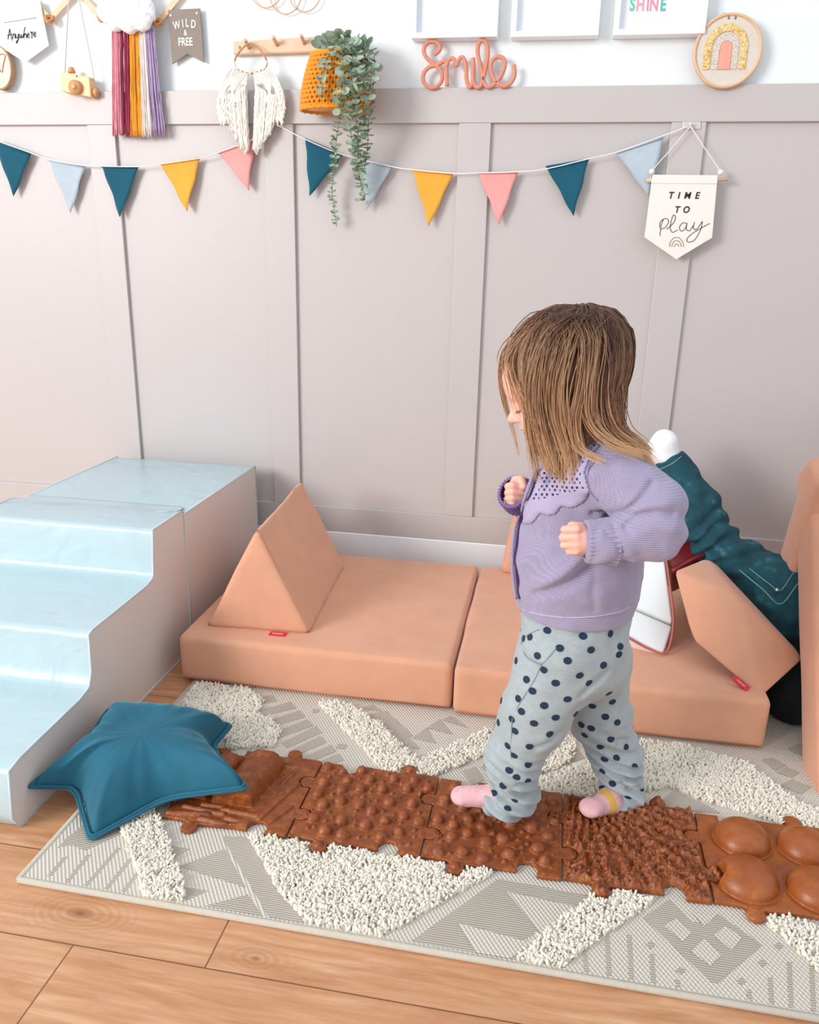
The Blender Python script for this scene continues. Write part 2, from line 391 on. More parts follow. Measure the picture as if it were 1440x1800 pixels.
def clip(P_, n, c):                                # keep the side n.p > c
    out = []
    for i in range(len(P_)):
        p, q = np.array(P_[i]), np.array(P_[(i+1) % len(P_)]); dp, dq = p@n-c, q@n-c
        if dp >= 0: out.append(tuple(p))
        if (dp < 0) != (dq < 0): out.append(tuple(p+(q-p)*dp/(dp-dq)))
    return out
m = MB(); V = [(x, y, 0.0) for x, y in P]+[(x, y, .007) for x, y in P]
m.add(V, [(3, 2, 1, 0), (4, 5, 6, 7), (0, 1, 5, 4), (1, 2, 6, 5), (2, 3, 7, 6), (3, 0, 4, 7)])
for i, P_ in enumerate(figs+over):
    nv = np.array([-rs, rc]); P_ = clip(P_, nv, nv@[RX, RY]+.008)
    if len(P_) < 3: continue
    nu = np.array([rc, rs]); P_ = clip(P_, nu, nu@[RX, RY]+.008)
    if len(P_) < 3: continue
    a = sum(P_[j][0]*P_[(j+1) % len(P_)][1]-P_[(j+1) % len(P_)][0]*P_[j][1] for j in range(len(P_)))
    if a < 0: P_ = P_[::-1]
    z = .0072+.000012*i; m.add([(x, y, z) for x, y in P_], [tuple(range(len(P_)))], 1 if i < len(figs) else 0)
m.build('base', [weave_m, flat_m], rug, smooth=False)
# shaggy tufted areas
shag = [[(345, 1203), (430, 1212), (460, 1232), (447, 1262), (400, 1262), (325, 1242)],
        [(395, 1262), (470, 1262), (492, 1290), (480, 1312), (400, 1316)],
        [(205, 1425), (262, 1418), (290, 1470), (322, 1580), (298, 1596), (262, 1585), (236, 1510)],
        [(425, 1440), (560, 1490), (700, 1498), (880, 1525), (650, 1655), (560, 1640), (490, 1560)],
        [(1075, 1555), (1145, 1585), (1060, 1640), (965, 1712), (905, 1700), (955, 1650)],
        [(1325, 1600), (1440, 1635), (1500, 1700), (1500, 1760), (1400, 1665)],
        [(560, 1235), (610, 1240), (670, 1280), (735, 1345), (860, 1285), (880, 1315), (735, 1375), (690, 1372), (640, 1315)],
        [(890, 1395), (985, 1360), (1040, 1340), (1095, 1300), (1190, 1312), (1310, 1345), (1400, 1415), (1500, 1450), (1500, 1500), (1330, 1432), (1235, 1405), (1175, 1382), (1060, 1405), (960, 1425)],
        [(905, 1350), (960, 1290), (1010, 1300), (1000, 1340), (940, 1365)]]
pts = []
for P_ in shag:
    Q = np.array(fpoly(P_)); lo, hi = Q.min(0), Q.max(0)
    n = int((hi[0]-lo[0])*(hi[1]-lo[1])*95000); X = lo+rng.random((n, 2))*(hi-lo)
    d = poly2d(Q, X[:, 0], X[:, 1]); pts.append(X[d < .002+.003*rng.random(n)])
pts = np.concatenate(pts)
q = pts-[RX, RY]; pts = pts[(q@[rc, rs] > .006) & (q@[-rs, rc] > .008)]
MX, MY, MA = -.614, -1.168, -.011                 # near left corner and turn of the row of mats
q = pts-[MX, MY]; mu = q@[math.cos(MA), math.sin(MA)]; mv = q@[-math.sin(MA), math.cos(MA)]
km = ~((mu > -.004) & (mv > -.004) & (mv < .221)); pts = pts[km]; mu = mu[km]; mv = mv[km]
for k_ in range(5):
    for cu, cv in ((.060+.2305*k_, -.0105), (.170+.2305*k_, .2275)):
        ke = np.hypot(mu-cu, mv-cv) > .0195; pts = pts[ke[:len(pts)]] if len(ke) == len(pts) else pts; mu = mu[ke]; mv = mv[ke]
pts = pts[~((pts[:, 0] < .49) & (pts[:, 1] > -.727+.012*(pts[:, 0] < -.16)))]
N = len(pts); print('tufts', N)
# each tuft: a short bent tapered stub of three rings of four
az = rng.random(N)*2*PI; lean = .002+.0045*rng.random(N); hgt = .007+.006*rng.random(N); rad = .0019+.0008*rng.random(N)
dx = np.cos(az)*lean; dy = np.sin(az)*lean
TV = []
for zf, lf, rf in ((0, 0, 1.0), (.55, .35, 1.1), (.9, .9, .85)):
    for j in range(4):
        a = az+j*PI/2; TV.append(np.stack([pts[:, 0]+dx*lf+np.cos(a)*rad*rf, pts[:, 1]+dy*lf+np.sin(a)*rad*rf, .006+hgt*zf], -1))
TV.append(np.stack([pts[:, 0]+dx*1.1, pts[:, 1]+dy*1.1, .006+hgt*1.03], -1))
TV = np.stack(TV, 1).reshape(-1, 3); TF = []
one = [(i*4+j, i*4+(j+1) % 4, i*4+4+(j+1) % 4, i*4+4+j) for i in (0, 1) for j in range(4)]+[(8+j, 8+(j+1) % 4, 12, 12) for j in range(4)]
one = [tuple(dict.fromkeys(f_)) for f_ in one]
m = MB(); m.v = [TV]; m.n = len(TV)
m.f = [tuple(i+13*t for i in f_) for t in range(N) for f_ in one]; m.mi = [0]*len(m.f)
o = m.build('pile', pm('rug_pile', '#efe6d6', .95, .07, 30, sheen=.3), rug); o['kind'] = 'stuff'

# ================================================================== foam play furniture
suede = pm('peach_suede', '#da9f80', .92, .05, 14, 260, .0004, sheen=.35, spec=.2)
red_tab = pm('red_fabric', '#d92b3a', .7); white_print = pm('white_print', '#f7f0ee', .7)
def rounded(name, V, F, mat, parent, r=.012, seg=4, bulge=.006):
    m = MB(); m.add(V, F); o = m.build(name, mat, parent, smooth=True, bevel=r, bseg=seg); o.modifiers['bevel'].angle_limit = .3
    return o
def soft_box(lo, hi, r, name, mat, parent, M=None, bulge=.004, nz=.0015, h=.008, seed=0):
    lo = np.array(lo, float); hi = np.array(hi, float); c = (lo+hi)/2; e = (hi-lo)/2
    def fn(p):
        q = np.abs(p-c)-e+r; u = (p-c)/e
        b = bulge*(1-np.clip(u, -1, 1)**2)
        q = q-np.stack([b[:, 1]*b[:, 2], b[:, 0]*b[:, 2], b[:, 0]*b[:, 1]], -1)/max(bulge, 1e-6)
        d = np.linalg.norm(np.maximum(q, 0), axis=1)+np.minimum(q.max(1), 0)-r
        return d+nz*vnoise(p*9+seed)
    V, F = sdf_mesh(fn, lo-.025, hi+.025, h)
    if M is not None: V = xf(V, M)
    m = MB(); m.v = [V]; m.n = len(V); m.f = F.tolist(); m.mi = [0]*len(F)
    return m.build(name, mat, parent)
def seam(m, P, r=.0016): m.tube(P, r, 6)
sofa_bases = []
ZB = .0082
for i, (x0, x1, y0, y1, lab) in enumerate(((-.795, -.163, -.708, -.10, 'peach foam seat block beside the pale blue steps, under the upright pillow'),
                                 (-.157, .487, -.720, -.10, 'peach foam seat block behind the toddler, under the tipped pillow'))):
    e = empty('foam_seat_block', ((x0+x1)/2, (y0+y1)/2, ZB)); tag(e, lab, 'play couch cushion', 'peach foam seat blocks lying on the floor')
    soft_box((x0, y0, ZB), (x1, y1, ZB+.112), .010, 'cover', suede, e, seed=i*7)
    m = MB(); z = ZB+.001; seam(m, [(x0+.006, y0-.001, ZB+.0075), (x1-.006, y0-.001, ZB+.0075)], .0012); m.build('seam', pm('peach_seam', '#b56f4c', .9), e)
    if i == 0:
        m = MB(); p = fl(375, 1206, .01); m.box((p[0]-.018, y0-.016, ZB+.001), (p[0]+.018, y0+.004, ZB+.0026)); m.build('fabric_tab', red_tab, e, smooth=False)
# prism pillow: triangle ends, given by six corners
def prism_pillow(name, C6, label, mat, tab=None, r=.012, group='peach triangular foam pillows', nz=.0012):
    C6 = np.array(C6, float); A = C6[:3]; B = C6[3:]; cen = C6.mean(0)
    F = [(0, 1, 2), (3, 5, 4), (0, 3, 4, 1), (1, 4, 5, 2), (2, 5, 3, 0)]; pl = []
    for f_ in F:
        P_ = C6[list(f_)]; n = np.cross(P_[1]-P_[0], P_[2]-P_[0])
        if len(f_) == 4: n = np.cross(P_[2]-P_[0], P_[3]-P_[1])
        n /= np.linalg.norm(n); pc = P_.mean(0)
        if n@(pc-cen) < 0: n = -n
        pl.append((n, n@pc))
    def fn(p):
        d = None
        for n, o_ in pl:
            q = p@n-o_; d = q if d is None else smax(d, q, r)
        return d+nz*vnoise(p*11)
    V, F2 = sdf_mesh(fn, C6.min(0)-.03, C6.max(0)+.03, .006)
    e = empty(name, (cen[0], cen[1], C6[:, 2].min())); tag(e, label, 'foam pillow', group)
    m = MB(); m.v = [V]; m.n = len(V); m.f = F2.tolist(); m.mi = [0]*len(F2); m.build('cover', mat, e)
    m = MB()
    for a, b in ((0, 1), (1, 2), (2, 0)):
        p, q_ = C6[a], C6[b]; p = p+(cen-p)*.035; q_ = q_+(cen-q_)*.035; seam(m, [p, q_], .0018)
    m.build('seam', pm('pillow_seam', '#bd7a56', .9), e)
    if tab is not None:
        a, ax, nrm = [np.array(t, float) for t in tab]; ax /= np.linalg.norm(ax); nrm /= np.linalg.norm(nrm); t3 = np.cross(ax, nrm); m = MB(); M = np.eye(4); M[:3, 0] = ax; M[:3, 1] = nrm; M[:3, 2] = t3; M[:3, 3] = a
        m.box((-.019, -.001, -.0015), (.019, .016, .0015), 0, M); tb = m.build('fabric_tab', red_tab, e, smooth=False); m = MB(); m.tube([a+ax*(-.012+.0016*i)+nrm*(.0085+.0022*(i % 2)) +t3*(-.0019 if t3[2] < 0 else .0019) for i in range(16)], .0007, 5); m.build('lettering', white_print, tb)
        rot = Matrix(((ax[0], nrm[0], t3[0]), (ax[1], nrm[1], t3[1]), (ax[2], nrm[2], t3[2]))).to_4x4()
    return e
zt = ZB+.112
prism_pillow('prism_pillow', [(-.752, -.650, zt), (-.503, -.636, zt), (-.628, -.622, zt+.246), (-.785, -.215, zt), (-.527, -.203, zt), (-.660, -.190, zt+.243)],
             'upright peach triangular pillow standing on the left seat block', suede, tab=((-.575, -.644, zt+.002), (1, .05, 0), (0, -1, .0)))
# pillow tipped against the block beside it
import bmesh
def hull_pillow(C6, label, mat, r, group):
    C6 = np.array(C6); cen = C6.mean(0); bm = bmesh.new()
    for p in C6: bm.verts.new(p)
    bmesh.ops.convex_hull(bm, input=bm.verts); bmesh.ops.dissolve_limit(bm, angle_limit=.14, verts=bm.verts, edges=bm.edges)
    me = bpy.data.meshes.new('cover'); bm.to_mesh(me); bm.free(); me.materials.append(mat); me.polygons.foreach_set('use_smooth', [True]*len(me.polygons))
    e = empty('prism_pillow', (cen[0], cen[1], C6[:, 2].min())); tag(e, label, 'foam pillow', group)
    o = bpy.data.objects.new('cover', me); COL.objects.link(o); o.parent = e; o.matrix_parent_inverse = Matrix.Translation(-e.location)
    bv = o.modifiers.new('bevel', 'BEVEL'); bv.width = r; bv.segments = 5; bv.limit_method = 'ANGLE'; bv.angle_limit = .2
    return e, o
PG = 'peach triangular foam pillows'
pe, po = hull_pillow([at(1213, 1125, -.60), at(1339, 1233, -.69), at(1181, 1002, -.47), at(1296, 1050, -.585), at(1419, 1160, -.60), at(1246, 976, -.38)],
             'peach triangular pillow tipped over on the right seat block, in front of the jeans', suede, .013, PG)
p0, p1 = at(1213, 1125, -.612), at(1339, 1233, -.702); dd = (p1-p0)/np.linalg.norm(p1-p0); tb = p0+(p1-p0)*.72
m = MB(); M = np.eye(4); M[:3, 0] = dd; M[:3, 1] = np.cross(dd, (0.3, -.7, .6)); M[:3, 1] /= np.linalg.norm(M[:3, 1]); M[:3, 2] = np.cross(M[:3, 0], M[:3, 1]); M[:3, 3] = tb
m.box((-.018, -.006, -.002), (.018, .006, .002), 0, M); tb2 = m.build('fabric_tab', red_tab, pe, smooth=False, bevel=.001); m = MB(); sg_ = 1 if M[:3, 2]@(CAM-tb) > 0 else -1
m.tube([tb+dd*(-.010+.0016*i)+M[:3, 1]*(.001*(1 if i % 2 else -1))+M[:3, 2]*.0021*sg_ for i in range(13)], .0006, 5); m.build('lettering', white_print, tb2)
e = empty('foam_backrest_block', (.05, -.10, zt)); tag(e, 'peach foam pillow standing against the wall, mostly hidden behind the toddler', 'foam pillow')
M = Matrix.Translation((-.098, -.150, zt+.001))@Matrix.Rotation(math.radians(10), 4, 'Y')
soft_box((0, 0, 0), (.225, .115, .25), .012, 'cover', suede, e, M, seed=3)

# two slabs leaning into a tent on the right
def slab(p0, p1, thick, x0, x1, label, seed):
    p0 = np.array(p0, float); p1 = np.array(p1, float); d = p1-p0; L = np.linalg.norm(d); ang = math.atan2(d[1], d[0])
    M = Matrix.Translation((0, p0[0], p0[1]))@Matrix.Rotation(ang, 4, 'X')
    e = empty('foam_slab', ((x0+x1)/2, p0[0], 0)); tag(e, label, 'play couch cushion', 'peach foam slabs leaning together as a den')
    if thick > 0: soft_box((x0, 0, 0), (x1, L, thick), .012, 'cover', suede, e, M, seed=seed)
    else: soft_box((x0, 0, thick), (x1, L, 0), .012, 'cover', suede, e, M, seed=seed)
    return e
slab((-.862, .010), (-.47, .575), -.108, .556, 1.18, 'tall peach foam slab leaning at the right edge of the picture, nearer side of the den', 5)
slab((-.275, .001), (-.462, .570), .108, .552, 1.18, 'peach foam slab leaning at the far side of the den, seen behind the jeans', 9)

# white and dark red vinyl folded block
wv_ = pm('white_vinyl', '#eef0ee', .35, .01, 6, 20, .001); rv = pm('dark_red_vinyl', '#7c1f25', .35, .08, 9, 25, .001); pk = pm('rose_piping', '#b9605a', .5)
e = empty('vinyl_play_block', (.25, -.45, zt)); tag(e, 'white vinyl play block with dark red top leaning between the toddler and the tipped pillow', 'play block')
Wp = [at(1100, 975, -.37), at(1167, 960, -.37), at(1184, 1095, -.50), at(1100, 1058, -.50)]
Wq = [at(1100, 1064, -.505), at(1184, 1100, -.505), at(1168, 1150, -.565), at(1100, 1118, -.565)]
def plate(P_, th, name, mat, par, r=.008):
    P_ = np.array(P_); n = np.cross(P_[2]-P_[0], P_[3]-P_[1]); n /= np.linalg.norm(n); n = n if n[1] > 0 else -n
    V = np.concatenate([P_, P_+n*th]); m = MB(); m.add(V, [(0, 1, 2, 3), (7, 6, 5, 4), (0, 4, 5, 1), (1, 5, 6, 2), (2, 6, 7, 3), (3, 7, 4, 0)])
    o = m.build(name, mat, par, bevel=r, bseg=4); return o, P_, n
plate(Wp, .05, 'panel', wv_, e); plate(Wq, .045, 'panel', wv_, e)
m = MB(); P_ = spline([at(1167, 960, -.373), at(1178, 1030, -.44), at(1184, 1095, -.503), at(1172, 1146, -.565), at(1140, 1140, -.568), at(1100, 1118, -.57)], 8); m.tube(P_, .0028, 8); m.build('piping', pk, e)
m = MB(); R0 = [at(1165, 962, -.36), at(1222, 945, -.28), at(1243, 972, -.33), at(1183, 1005, -.41)]; R1 = [p+np.array([.02, .10, -.10]) for p in R0]
m.add(R0+R1, [(0, 1, 2, 3), (7, 6, 5, 4), (0, 4, 5, 1), (1, 5, 6, 2), (2, 6, 7, 3), (3, 7, 4, 0)]); m.build('top', rv, e, bevel=.014, bseg=5)
m = MB(); m.tube(spline([at(1183, 1004, -.425), at(1215, 985, -.39), at(1243, 973, -.35)], 8), .006, 8); m.build('piping', rv, e)

# pale blue soft steps
vin = NT('pale_blue_vinyl'); vv_ = vin.coord((1, 1, 1)); vin.l(vin.mix(vin.noise(vv_, 3), lin('#adc2c7'), lin('#bacdd1')), vin.b.inputs['Base Color']); vin.b.inputs['Roughness'].default_value = .3
vin.bump(vin.noise(vv_, 6, 2, .5, 2.2), .0050, .85); vin_m = vin.m
side_m = pm('warm_white_vinyl', '#ddd3cd', .4, .02, 4, 12, .0015)
def step_block(prof, x0, x1, name, label, pipemat):
    e = empty(name, ((x0+x1)/2, prof[0][0], 0)); tag(e, label, 'soft play block')
    # top / riser sheet of vinyl running over the profile, then two side panels
    n = len(prof); V = [(x1, y, z) for y, z in prof]+[(x0, y, z) for y, z in prof]
    m = MB(); m.add(V, [tuple(range(n)), tuple(range(2*n-1, n-1, -1))], 1); m.add(V, [(i, (i+1) % n, (i+1) % n+n, i+n)[::-1] for i in range(n)], 0)
    o = m.build('cover', [vin_m, side_m], e, bevel=.010, bseg=4)
    for xs in (x1, x0):
        m = MB(); c = np.array(prof)
        top = [p for p in prof if True]
        m.tube(spline([(xs, y, z) for y, z in prof], 1, True), .0022, 6, closed=True); pi = m.build('piping', pipemat, e)
    return e
pipe_m = pm('pale_piping', '#c9d6d8', .4)
X1, X0 = -.846, -1.292
cube = step_block([(-.055, 0), (-.055, .356), (-.532, .356), (-.532, 0)], X0+.004, X1, 'soft_play_cube', 'pale blue vinyl foam cube against the wall behind the steps', pipe_m)
m = MB(); g = [(-1.288+.443*i/8, -.50-.06*0, 0) for i in range(9)]
V = []
for i in range(13):
    x = -1.29+.435*i/12; V += [(x, -.485, .3585), (x, -.535, .3585+.002*math.sin(i)), (x, -.568, .366+.004*math.sin(i*1.7)+(.006 if i > 10 else 0)), (x, -.568, .3635), (x, -.535, .356), (x, -.485, .356)]
F = []
for i in range(12):
    for j in range(6): F.append((i*6+j, i*6+(j+1) % 6, i*6+6+(j+1) % 6, i*6+6+j))
F += [(5, 4, 3, 2, 1, 0), tuple(72+j for j in range(6))]
m.add(V, F); m.build('flap', vin_m, cube, sub=1)
step_block([(-.536, 0), (-.536, .362), (-.552, .366), (-.690, .366), (-.698, .300), (-.703, .258), (-.735, .250), (-.955, .247), (-.968, .243), (-.972, .165), (-.985, .137), (-1.02, .130), (-1.20, .124), (-1.232, .118), (-1.240, .03), (-1.225, 0)],
           X0, X1, 'soft_play_steps', 'pale blue vinyl foam steps with three treads beside the star cushion', pipe_m)
# ================================================================== sensory puzzle mats
K = NT('caramel_rubber'); v = K.coord((1, 1, 1)); f = K.noise(v, 60, 6, .7); f2 = K.noise(v, 9, 3)
K.l(K.mix(K.math('MULTIPLY', f2, .5), K.ramp(f, [(.3, lin('#6c3114')), (.55, lin('#964c1c')), (.75, lin('#c37c42'))]), lin('#7a3a12')), K.b.inputs['Base Color'])
K.b.inputs['Roughness'].default_value = .45; K.bump(K.noise(v, 240, 4), .0007); rub = K.m
K = NT('amber_rubber'); v = K.coord(); K.l(K.ramp(K.noise(v, 28, 5, .7), [(.3, lin('#8c4415')), (.6, lin('#a35824')), (.8, lin('#bb7743'))]), K.b.inputs['Base Color']); K.b.inputs['Roughness'].default_value = .38; K.bump(K.noise(v, 240, 4), .0005); rub2 = K.m
LU, LV = .2305, .217
def mat_outline(x, y):
    d = np.maximum(np.abs(x-LU/2)-LU/2, np.abs(y-LV/2)-LV/2)
    # slanting, slightly waved edges as on the real pieces
    d = d+.0022*np.sin(x*52+.5)*(np.abs(y-LV/2) > .07)
    def circ(cx, cy, r): return np.hypot(x-cx, y-cy)-r
    for cx, cy in ((.060, -.0105), (.170, LV+.0105), (LU+.0095, .060), (-.0095, .150)): d = smin(d, circ(cx, cy, .0150), .006)
    for cx, cy in ((.175, .0095), (.058, LV-.0095), (.0095, .060), (LU-.0095, .150)): d = smax(d, -circ(cx, cy, .0162), .003)
    return d
def bumps(L, x, y, h, dome=1.0):
    for cx, cy, r, hh in L:
        q = 1-((x-cx)**2+(y-cy)**2)/(r*r); h = np.maximum(h, .008+hh*np.sqrt(np.clip(q, 0, 1))*(q > 0))
    return h
def stones(seed):
    r = np.random.default_rng(seed); L = []
    for tries in range(4000):
        big = len([1 for l in L if l[2] > .008]) < 30
        rr = r.uniform(.0108, .0138) if big else r.uniform(.0035, .0055)
        c = r.random(2)*[LU-.03, LV-.03]+.015
        if all(np.hypot(c[0]-l[0], c[1]-l[1]) > (rr+l[2])*(1.22 if big else 1.12) for l in L): L.append((c[0], c[1], rr, rr*r.uniform(.95, 1.12)))
        if len(L) > 75: break
    for c in ((.060, -.008), (.170, LV+.008)): L.append((c[0], c[1], .0075, .005))
    return L
def seg2(x, y, a, b):
    a = np.array(a); b = np.array(b); d = b-a; t = np.clip(((x-a[0])*d[0]+(y-a[1])*d[1])/(d@d), 0, 1); return np.hypot(x-a[0]-d[0]*t, y-a[1]-d[1]*t)
def h_stone(seed):
    L = stones(seed)
    def h(x, y): return bumps(L, x, y, np.full(x.shape, .008))
    return h
def h_logs(x, y):
    h = np.full(x.shape, .008); n = vnoise(np.stack([x*90, y*30, x*0+3], -1))
    for cx, y0, y1, R, s in ((.118, .055, .178, .039, .05), (.045, .06, .17, .028, .10)):
        u = x-cx-(y-.11)*s*3; q = np.sqrt(np.clip(1-(u/R)**2, 0, 1))*R*1.05
        m_ = (y > y0) & (y < y1) & (np.abs(u) < R); h = np.where(m_, np.maximum(h, .006+q+.0022*n), h)
    sticks = [((.01, .012), (.08, .022)), ((.03, .034), (.105, .028)), ((.07, .010), (.12, .004)), ((.10, .040), (.165, .036)), ((.115, .020), (.165, .014)), ((.165, .036), (.185, .09)), ((.172, .03), (.205, .13)),
              ((.185, .10), (.215, .16)), ((.03, .195), (.1, .19)), ((.11, .200), (.17, .193)), ((.17, .18), (.215, .185)), ((.004, .05), (.012, .12)), ((.19, .02), (.215, .07)), ((.13, .005), (.155, .012)), ((.06, .045), (.10, .047)), ((.178, .13), (.19, .17))]
    for a, b in sticks:
        d = seg2(x, y, a, b); h = np.maximum(h, .007+np.sqrt(np.clip(.0052**2-d*d, 0, 1))*1.1*(d < .0052)+.0)
    return h
def h_grass(x, y):
    a = np.arctan2(y-.23, x-.03); r = np.hypot(y-.23, x-.03)
    n = .5+.5*np.sin(a*46+2.0*vnoise(np.stack([x*30, y*30, x*0], -1))); n2 = vnoise(np.stack([x*190, y*190, x*0+7], -1)); n3 = vnoise(np.stack([x*420, y*420, x*0+2], -1))
    edge = np.clip(-mat_outline(x, y)/.008, 0, 1)
    return .008+edge*(.0065*n+.0055*n2+.0035*n3+.003)
def h_domes(x, y):
    h = np.full(x.shape, .009)
    for cx, cy, R in ((.060, .060, .049), (.072, .158, .046), (.166, .058, .046), (.172, .158, .043)):
        d = np.hypot(x-cx, y-cy); h = h-.003*np.exp(-((d-R-.001)/.005)**2); q = 1-(d/R)**2; h = np.maximum(h, .006+.034*np.sqrt(np.clip(q, 0, 1))*(q > 0))
    return h
mats_def = [('log_mat', h_logs, .055, 'brown rubber puzzle mat with two moulded logs, partly under the teal star cushion'),
            ('pebble_mat', h_stone(3), .03, 'brown pebbled rubber puzzle mat between the log mat and the toddler'),
            ('pebble_mat', h_stone(5), .03, "brown pebbled rubber puzzle mat under the toddler's front foot"),
            ('grass_mat', h_grass, .033, "brown rubber puzzle mat with grass texture under the toddler's back foot"),
            ('dome_mat', h_domes, .045, 'brown rubber puzzle mat with four big domes at the right edge')]
for i, (nm, hf, top, lab) in enumerate(mats_def):
    def fn(p, hf=hf):
        o2 = mat_outline(p[:, 0], p[:, 1]); h = hf(p[:, 0], p[:, 1])
        lipd = np.exp(-((o2+.0045)/.0012)**2)*.0012
        dz = (p[:, 2]-h+lipd)*.55
        return smax(smax(dz, -p[:, 2], .001), o2+.0008, .002)
    V, F = sdf_mesh(fn, (-.03, -.03, -.006), (LU+.03, LV+.03, top), .0017)
    ox = MX+math.cos(MA)*LU*i; oy = MY+math.sin(MA)*LU*i
    m = MB(); m.v = [V]; m.n = len(V); m.f = F.tolist(); m.mi = [0]*len(F)
    o = m.build(nm, rub2 if i == 4 else rub); o.location = (ox, oy, .0078); o.rotation_euler.z = MA
    tag(o, lab, 'sensory mat', 'brown rubber sensory puzzle mats in a row')

# ================================================================== star cushion
teal = NT('teal_velvet'); v = teal.coord(); teal.l(teal.mix(teal.noise(v, 9, 3), lin('#0a4a60'), lin('#126a80')), teal.b.inputs['Base Color']); teal.b.inputs['Roughness'].default_value = .75
teal.b.inputs['Sheen Weight'].default_value = .55; teal.b.inputs['Sheen Roughness'].default_value = .35; teal.b.inputs['Sheen Tint'].default_value = (.35, .8, .95, 1)
teal.bump(teal.noise(v, 14, 3), .006, .6); teal_m = teal.m
def on_x(px, py, X): d = ray(px, py); return CAM+d*((X-CAM[0])/d[0])
tips = [on_x(57, 1382, -.838), on_x(192, 1250, -.822), fl(402, 1277, .052), fl(430, 1384, .060), fl(163, 1472, .012)]
inn = [on_x(160, 1300, -.80), fl(300, 1262, .05), fl(366, 1318, .045), fl(288, 1400, .035), fl(140, 1383, .035)]
ring = []
for a, b in zip(tips, inn): ring += [a, b]
ring = np.array(ring); cen = ring.mean(0); cen[2] = .050
# outline with rounded tips
B = []
for i in range(10):
    p, q, r_ = ring[i-1], ring[i], ring[(i+1) % 10]; k = .10 if i % 2 == 0 else .25
    for t in np.linspace(0, 1, 9)[:-1]:
        a = q+(p-q)*k; c = q+(r_-q)*k
        if i % 2 == 0: B.append((1-t)**2*a+2*t*(1-t)*q+t*t*c)
        else: B.append((1-t)**2*a+2*t*(1-t)*q+t*t*c)
    e_ = q+(r_-q)*k; f_ = ring[(i+1) % 10]+(q-ring[(i+1) % 10])*(.25 if i % 2 == 0 else .10)
    for t in np.linspace(0, 1, 17)[:-1]: B.append(e_+(f_-e_)*t)
B = np.array(B); nB = len(B); nr = 44
P2 = B[:, :2]
star = empty('star_cushion', (cen[0], cen[1], .01)); tag(star, 'teal velvet star-shaped cushion lying against the pale blue steps', 'cushion')
def star_surf(sign, Hm):
    V = [None]*(nr*nB); 
    T = np.linspace(0, 1, nr+1)[1:]; allp = cen+(B[None]-cen)*T[:, None, None]
    allp[:, :, 2] = cen[2]+(B[None, :, 2]-cen[2])*T[:, None]**2.6
    x = allp[..., 0].ravel(); y = allp[..., 1].ravel()
    d = np.clip(-poly2d(P2, x, y), 0, 1); u = np.clip(d/.058, 0, 1)
    H = (Hm*(1-(1-u)**2.0)**.55).reshape(nr, nB); G = H.copy()
    for i in range(nr):
        w_ = int(70*(1-T[i])*(1 if T[i] < .97 else 0))
        if w_ > 0:
            ker = np.hanning(2*w_+3)[1:-1]; ker /= ker.sum(); G[i] = np.convolve(np.concatenate([H[i, -w_:], H[i], H[i, :w_]]), ker, 'valid')
    for _ in range(14): G[1:-1] = (G[:-2]+G[1:-1]*2+G[2:])/4
    H = G.ravel()
    ang = np.arctan2(y-cen[1], x-cen[0]); wr = .0028*np.sin(ang*17+2*vnoise(np.stack([x*20, y*20, x*0], -1)))*np.exp(-d/.03)*(d > .002)
    wr2 = .004*vnoise(np.stack([x*16, y*16, x*0+5], -1))*u
    wr = wr*np.clip((1.15-np.hypot(x-cen[0], y-cen[1])*0)*1, 0, 1); allp[..., 2] += (sign*(H+wr)+wr2).reshape(allp.shape[:2])
    V = allp.reshape(-1, 3); V[:, 2] = np.maximum(V[:, 2], .004)
    c = V[:nB].mean(0); F = []
    for i in range(nr-1):
        for j in range(nB):
            q = (i*nB+j, i*nB+(j+1) % nB, (i+1)*nB+(j+1) % nB, (i+1)*nB+j); F.append(q if sign < 0 else q[::-1])
    V = np.concatenate([V, [c]]); k = len(V)-1
    for j in range(nB): F.append((k, (j+1) % nB, j) if sign < 0 else (k, j, (j+1) % nB))
    return V, F
# decide the winding: the outline runs clockwise or not seen from above
ar = np.sum(P2[:, 0]*np.roll(P2[:, 1], -1)-np.roll(P2[:, 0], -1)*P2[:, 1])
m = MB(); V, F = star_surf(1, .060); m.add(V, F if ar < 0 else [f[::-1] for f in F]); V, F = star_surf(-1, .03); m.add(V, F if ar < 0 else [f[::-1] for f in F]); m.build('cover', teal_m, star)
m = MB(); out = B-cen; out[:, 2] = 0; out /= np.linalg.norm(out, axis=1)[:, None]
m.tube(B+out*.004, .0065, 8, closed=True, flat=.45); m.tube(B+out*.009, .0028, 6, closed=True); m.build('piping', teal_m, star)
